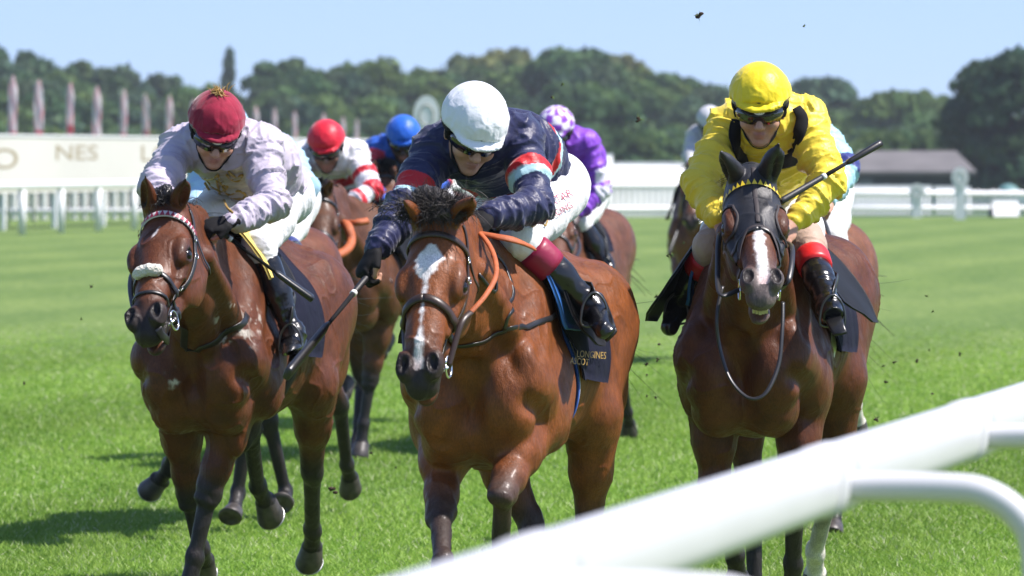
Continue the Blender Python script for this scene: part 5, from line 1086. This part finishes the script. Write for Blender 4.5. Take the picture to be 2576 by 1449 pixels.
# ------------------------------------------------------------------ the field behind
def flat(c): return lambda V, idx, T, J: np.tile(A(*c), (len(V), 1))
def gallop(ph, **over):
    """leg joints in the horse's own frame for a phase of the gallop"""
    d = [dict(fl=[('l', .38, .16, .66), ('l', .50, .16, .42), ('l', .60, .16, .35)], fr=[('l', .30, -.16, .62), ('l', .08, -.16, .50), ('l', -.02, -.16, .55)],
              hl=[None, ('l', -.95, .17, .55), ('l', -.72, .17, .25), ('l', -.65, .17, .14)], hr=[None, ('l', -1.25, -.17, .62), ('l', -1.45, -.17, .32), ('l', -1.55, -.17, .28)]),
         dict(fl=[('l', .20, .16, .52), ('l', .20, .16, .24), ('l', .27, .16, .14)], fr=[('l', -.22, -.16, .58), ('l', -.42, -.16, .40), ('l', -.50, -.16, .46)],
              hl=[None, ('l', -1.30, .17, .62), ('l', -1.52, .17, .34), ('l', -1.62, .17, .32)], hr=[None, ('l', -1.0, -.17, .55), ('l', -.90, -.17, .20), ('l', -.83, -.17, .11)])][ph]
    d = {k: list(v) for k, v in d.items()}; d.update(over); return d
def jock(label, X, Y, D, silk, cap, capw=90, face=(0, 24, 0), dx=0.0, arms=None, shift=None, **kw):
    """a crouched jockey placed by the centre of the cap; offsets in cap widths of 0.22 m"""
    s = F / D; u = lambda m_: m_ * s; c = dict(sh=[(X - u(.16), Y + u(.10)), (X + u(.16), Y + u(.10))], pel=(X + u(.10 + dx), Y + u(.36)), el=[(X - u(.24), Y + u(.30), -1), (X + u(.24), Y + u(.30), -1)], wr=[(X - u(.12), Y + u(.42), -1), (X + u(.12), Y + u(.42), -1)],
             hp=[(X - u(.02 - dx), Y + u(.42)), (X + u(.22 + dx), Y + u(.42))], kn=[(X - u(.17), Y + u(.57), -1), (X + u(.27), Y + u(.57), -1)], an=[(X - u(.27), Y + u(.80), 1), (X + u(.37), Y + u(.80), 1)], to=[(X - u(.27), Y + u(.87), -1), (X + u(.38), Y + u(.87), -1)])
    if arms: c.update(arms)
    return jockey(label, (X, Y, D), [(*p_, D + .16) for p_ in c['sh']], (*c['pel'], D + .62), c['el'], c['wr'], [((.3, -.7, -.5), (.4, .3, -.8), (.5, -.6, .4)), ((-.3, -.7, -.5), (-.4, .3, -.8), (-.5, -.6, .4))],
                  [(*p_, D + .64) for p_ in c['hp']], c['kn'], c['an'], c['to'], silk, cap, face=face, detail=False, **kw)
# behind the left pair: pale blue
H4 = horse('brown horse half hidden directly behind the lilac jockey', (-1.33, 27.9), 11, P(560, 500, 27.0), reach(P(560, 500, 27.0), 545, 720, .6, -1), [(515, 474, -1), (590, 474, -1)],
  gallop(0, fr=[('p', 455, 1085, -1), ('p', 424, 1178, 1), ('p', 402, 1208, 1)], fl=[('p', 612, 1130, -1), ('p', 598, 1240, 1), ('p', 588, 1285, -1)], hr=[None, ('p', 722, 1140, 1), ('p', 718, 1240, 1), ('p', 718, 1265, -1)], hl=[None, ('p', 855, 1020, 1), ('p', 872, 1170, 1), ('p', 880, 1200, 1)]), dz=-.10, pitch=3, coat=(0.125, 0.039, 0.014), h=.011, detail=False)
J4 = jock('jockey in pale sky blue silks mostly hidden behind the lilac jockey', 566, 322, 27.4, (.36, .56, .70), (.36, .56, .70), dx=.06, bandcol=(.02, .03, .16), face=(5, 26, 0), mount=H4, arms=dict(el=[(495, 490, -1), (765, 470, -1)], sh=[(540, 380), (700, 380)], pel=(715, 500), hp=[(640, 520), (745, 515)], kn=[(560, 600, -1), (712, 610, -1)], an=[(520, 720, 1), (772, 690, 0, .06)], to=[(520, 770, -1), (790, 730, -1)]))
H5 = horse('brown horse with an orange rein loop under the red capped jockey', (-.905, 34.3), 11, P(798, 482, 33.4), reach(P(798, 482, 33.4), 800, 690, .6, -1), [(765, 462, -1), (832, 452, -1)],
  gallop(1, fl=[('p', 925, 990, -1), ('p', 908, 1105, 1), ('p', 908, 1130, -1)]), dz=-.06, pitch=3, coat=(0.09, 0.033, 0.012), h=.011, detail=False, tail_dir=None)
def red_hoops(V, idx, T, J):
    C = np.tile(A(.74, .73, .76), (len(V), 1)); red = A(.55, .02, .035)
    u = np.where(np.isin(idx, [3, 7]), T * .55, np.where(np.isin(idx, [4, 8]), .55 + T * .45, np.where(np.isin(idx, [5, 9]), 1 + T * .4, 1.4 + T * .4)))
    C[(idx > 2) & (((u > .50) & (u < .66)) | ((u > .88) & (u < 1.12)) | ((u > 1.3) & (u < 1.42)))] = red
    M_ = (J.S[0] + J.S[1]) / 2; t_ = (V - M_) @ nrm((J.HP[0] + J.HP[1]) / 2 - M_); C[(idx <= 2) & (t_ > .12) & (t_ < .22)] = red; return C
J5 = jock('jockey in white silks with red hoops and a bright red cap', 820, 352, 34.3, (.74, .73, .76), (.62, .015, .035), face=(2, 24, 2), mount=H5, paint=red_hoops, skin=(.22, .12, .09), arms=dict(el=[(742, 480, -1), (936, 478, -1)], wr=[(790, 530, -1), (862, 522, -1)], sh=[(762, 395), (892, 392)], pel=(870, 500), hp=[(820, 530), (915, 525)], kn=[(770, 585, -1), (905, 585, -1)], an=[(740, 690, 1), (955, 672, 0, .07)], to=[(740, 720, -1), (972, 705, -1)]))
H6 = horse('dark brown horse squeezed behind the outstretched navy sleeve', (-.66, 38.5), 11, P(968, 428, 37.6), reach(P(968, 428, 37.6), 958, 600, .6, -1), [(938, 402, -1), (995, 430, -1)], gallop(0), dz=-.02, pitch=2, coat=(0.094, 0.035, 0.016), h=.013, detail=False)
def blue_red(V, idx, T, J):
    C = np.tile(A(.02, .09, .42), (len(V), 1)); red = A(.55, .04, .06); C[(idx > 2) & (np.isin(idx, [3, 7, 4, 8])) & ((np.isin(idx, [4, 8])) | (T > .35))] = red
    M_ = (J.S[0] + J.S[1]) / 2; t_ = (V - M_) @ nrm((J.HP[0] + J.HP[1]) / 2 - M_); C[(idx <= 2) & (t_ > .10) & (t_ < .2)] = red; return C
J6 = jock('jockey in royal blue and red silks with a plain blue cap', 1014, 336, 37.6, (.02, .09, .42), (.02, .12, .55), face=(0, 24, 0), paint=blue_red, skin=(.06, .035, .03))
H7 = horse('brown horse under the purple jockey, right of the middle pair', (.24, 36.0), 12, P(1398, 520, 35.1), reach(P(1398, 520, 35.1), 1392, 665, .6, -1), [(1368, 500, -1), (1430, 500, -1)],
  gallop(1, hl=[None, ('p', 1560, 920, 1), ('p', 1578, 1040, 1), ('p', 1582, 1065, 1)], fl=[('p', 1440, 1030, -1), ('p', 1412, 1120, 1), ('p', 1410, 1150, 1)]), dz=-.06, pitch=4, coat=(0.117, 0.043, 0.02), h=.012, detail=False)
def purple(V, idx, T, J):
    C = np.tile(A(.20, .05, .48), (len(V), 1)); u = np.where(np.isin(idx, [3, 7]), T * .5, np.where(np.isin(idx, [4, 8]), .5 + T * .5, np.where(np.isin(idx, [5, 9]), 1 + T * .5, 1.5 + T * .5)))
    lat = nrm(J.S[1] - J.S[0]); fr = (u * 2.2) % 1; zig = np.abs(fr - .5) * 2
    e = (V - np.where((V @ lat > (J.S[0] @ lat + J.S[1] @ lat) / 2)[:, None], J.EL[1], J.EL[0])) @ lat; C[(idx > 2) & (u > .45) & (zig < .75) & (np.abs(e) < .055) & (e > -.03)] = A(.70, .68, .76); return C
def checks(la, hgt, C):
    n = np.floor(la / (math.pi / 6)).astype(int); m = np.floor((hgt + .02) / .038).astype(int); k = (n + m) % 2 == 0; C[k] = A(.74, .70, .78); C[~k] = A(.22, .05, .46); C[hgt < -.01] = A(.22, .05, .46); return C
J7 = jock('jockey in purple silks with white diamonds and a purple and white checked cap', 1398, 316, 35.6, (.20, .05, .48), (.22, .05, .46), face=(14, 24, -6), mount=H7, paint=purple, cappaint=checks, skin=(.05, .03, .03), arms=dict(sh=[(1372, 370), (1472, 362)], el=[(1345, 470, -1), (1512, 475, -1)], wr=[(1390, 540, -1), (1450, 540, -1)], pel=(1468, 470), hp=[(1420, 500), (1492, 495)], kn=[(1372, 575, -1), (1460, 560, -1)], an=[(1355, 680, 1), (1520, 655, 0, .07)], to=[(1360, 710, -1), (1535, 705, -1)]))
H8 = horse('chestnut horse with a white star far behind on the right of the purple jockey', (1.62, 51.2), 6, P(1747, 425, 50.2), reach(P(1747, 425, 50.2), 1738, 555, .6, -1), [(1730, 405, -1), (1762, 405, -1)], gallop(0), dz=.0, pitch=2, coat=(0.133, 0.051, 0.023), h=.015, detail=False, blaze=[([.08, .15, .2], [0, 0, 0], [.02, .035, .015])])
J8 = jock('jockey in silver grey silks and a pale grey cap riding farthest back', 1785, 300, 50.4, (.48, .48, .50), (.52, .52, .55), face=(4, 18, 0), skin=(.25, .13, .10), arms=dict(sh=[(1750, 345), (1815, 345)], el=[(1735, 395, -1), (1828, 400, -1)], wr=[(1745, 425, -1), (1790, 430, -1)], pel=(1790, 440), hp=[(1765, 450), (1815, 450)], kn=[(1745, 500, -1), (1815, 500, -1)], an=[(1730, 565, 1), (1825, 565, 1)], to=[(1732, 590, -1), (1830, 590, -1)]))
H9 = horse('bright chestnut horse with one white foot hidden behind the yellow jockey, leftmost rump hidden', (1.22, 27.2), 11, P(2010, 500, 26.3), reach(P(2010, 500, 26.3), 2000, 720, .6, -1), [(1985, 460, -1), (2040, 460, -1)],
  gallop(0, fl=[('p', 2118, 935, 1), ('p', 2150, 1020, 1), ('p', 2156, 1062, 1)]), dz=-.06, pitch=3, coat=(0.156, 0.058, 0.023), h=.011, detail=False, socks=('fl',))
H9.root['label'] = 'chestnut horse with one white foot, half hidden behind the yellow jockey at the right'
def sky_navy(V, idx, T, J):
    C = np.tile(A(.36, .62, .74), (len(V), 1)); u = np.where(np.isin(idx, [4, 8]), .55 + T * .45, np.where(np.isin(idx, [5, 9]), 1 + T * .4, 0)); C[(u > .80) & (u < 1.08)] = A(.03, .04, .18); return C
J9 = jock('jockey in pale blue silks with a navy sleeve band, mostly behind the yellow jockey', 1990, 330, 26.9, (.36, .62, .74), (.36, .62, .74), face=(0, 24, 0), mount=H9, paint=sky_navy, arms=dict(sh=[(1920, 375), (2075, 365)], el=[(1900, 470, -1), (2130, 425, -1)], wr=[(1960, 540, -1), (2085, 500, -1)], pel=(2055, 490), hp=[(1990, 510), (2085, 500)], kn=[(1940, 600, -1), (2092, 598, -1)], an=[(1930, 720, 1), (2165, 708, 0, .07)], to=[(1935, 750, -1), (2185, 752, -1)]))
for H, J in ((H4, J4), (H5, J5), (H6, J6), (H7, J7), (H8, J8), (H9, J9)):
    bridle(H, 'leather', None, 'padded', detail=False); saddlery(H, 'navy', simple=True)
    for i in (0, 1):
        if H is not H8 and H is not H6: stirrup(H, J, i)
        rein(H, [H.bit[i], lerp(H.bit[i], J.grip[i], .5) + H.lf * (i * 2 - 1) * .06, J.grip[i]], .012, 'leather')
rein(H5, [J5.grip[1], P(872, 565, 33.5), P(884, 605, 33.4), P(868, 632, 33.3), P(826, 652, 33.2)], .026, 'rubber', 'rubber_rein', .8); rein(H5, [J5.grip[1], P(885, 560, 33.6), P(925, 556, 33.6)], .02, 'rubber', 'rubber_rein', .8)
rein(H9, [P(2052, 565, 26.3), P(2085, 610, 26.3), P(2105, 655, 26.4), P(2118, 668, 26.5)], .016, 'rubber', 'rubber_rein', .6); rein(H9, [P(2062, 560, 26.2), P(2078, 600, 26.2), P(2098, 640, 26.2)], .012, 'rubber', 'rubber_rein', .6)
W8 = whip('thin dark whip hanging from the hand of the grey jockey far behind', J8.grip[0] + A(0, 0, .02), P(1682, 640, 49.6), .3)
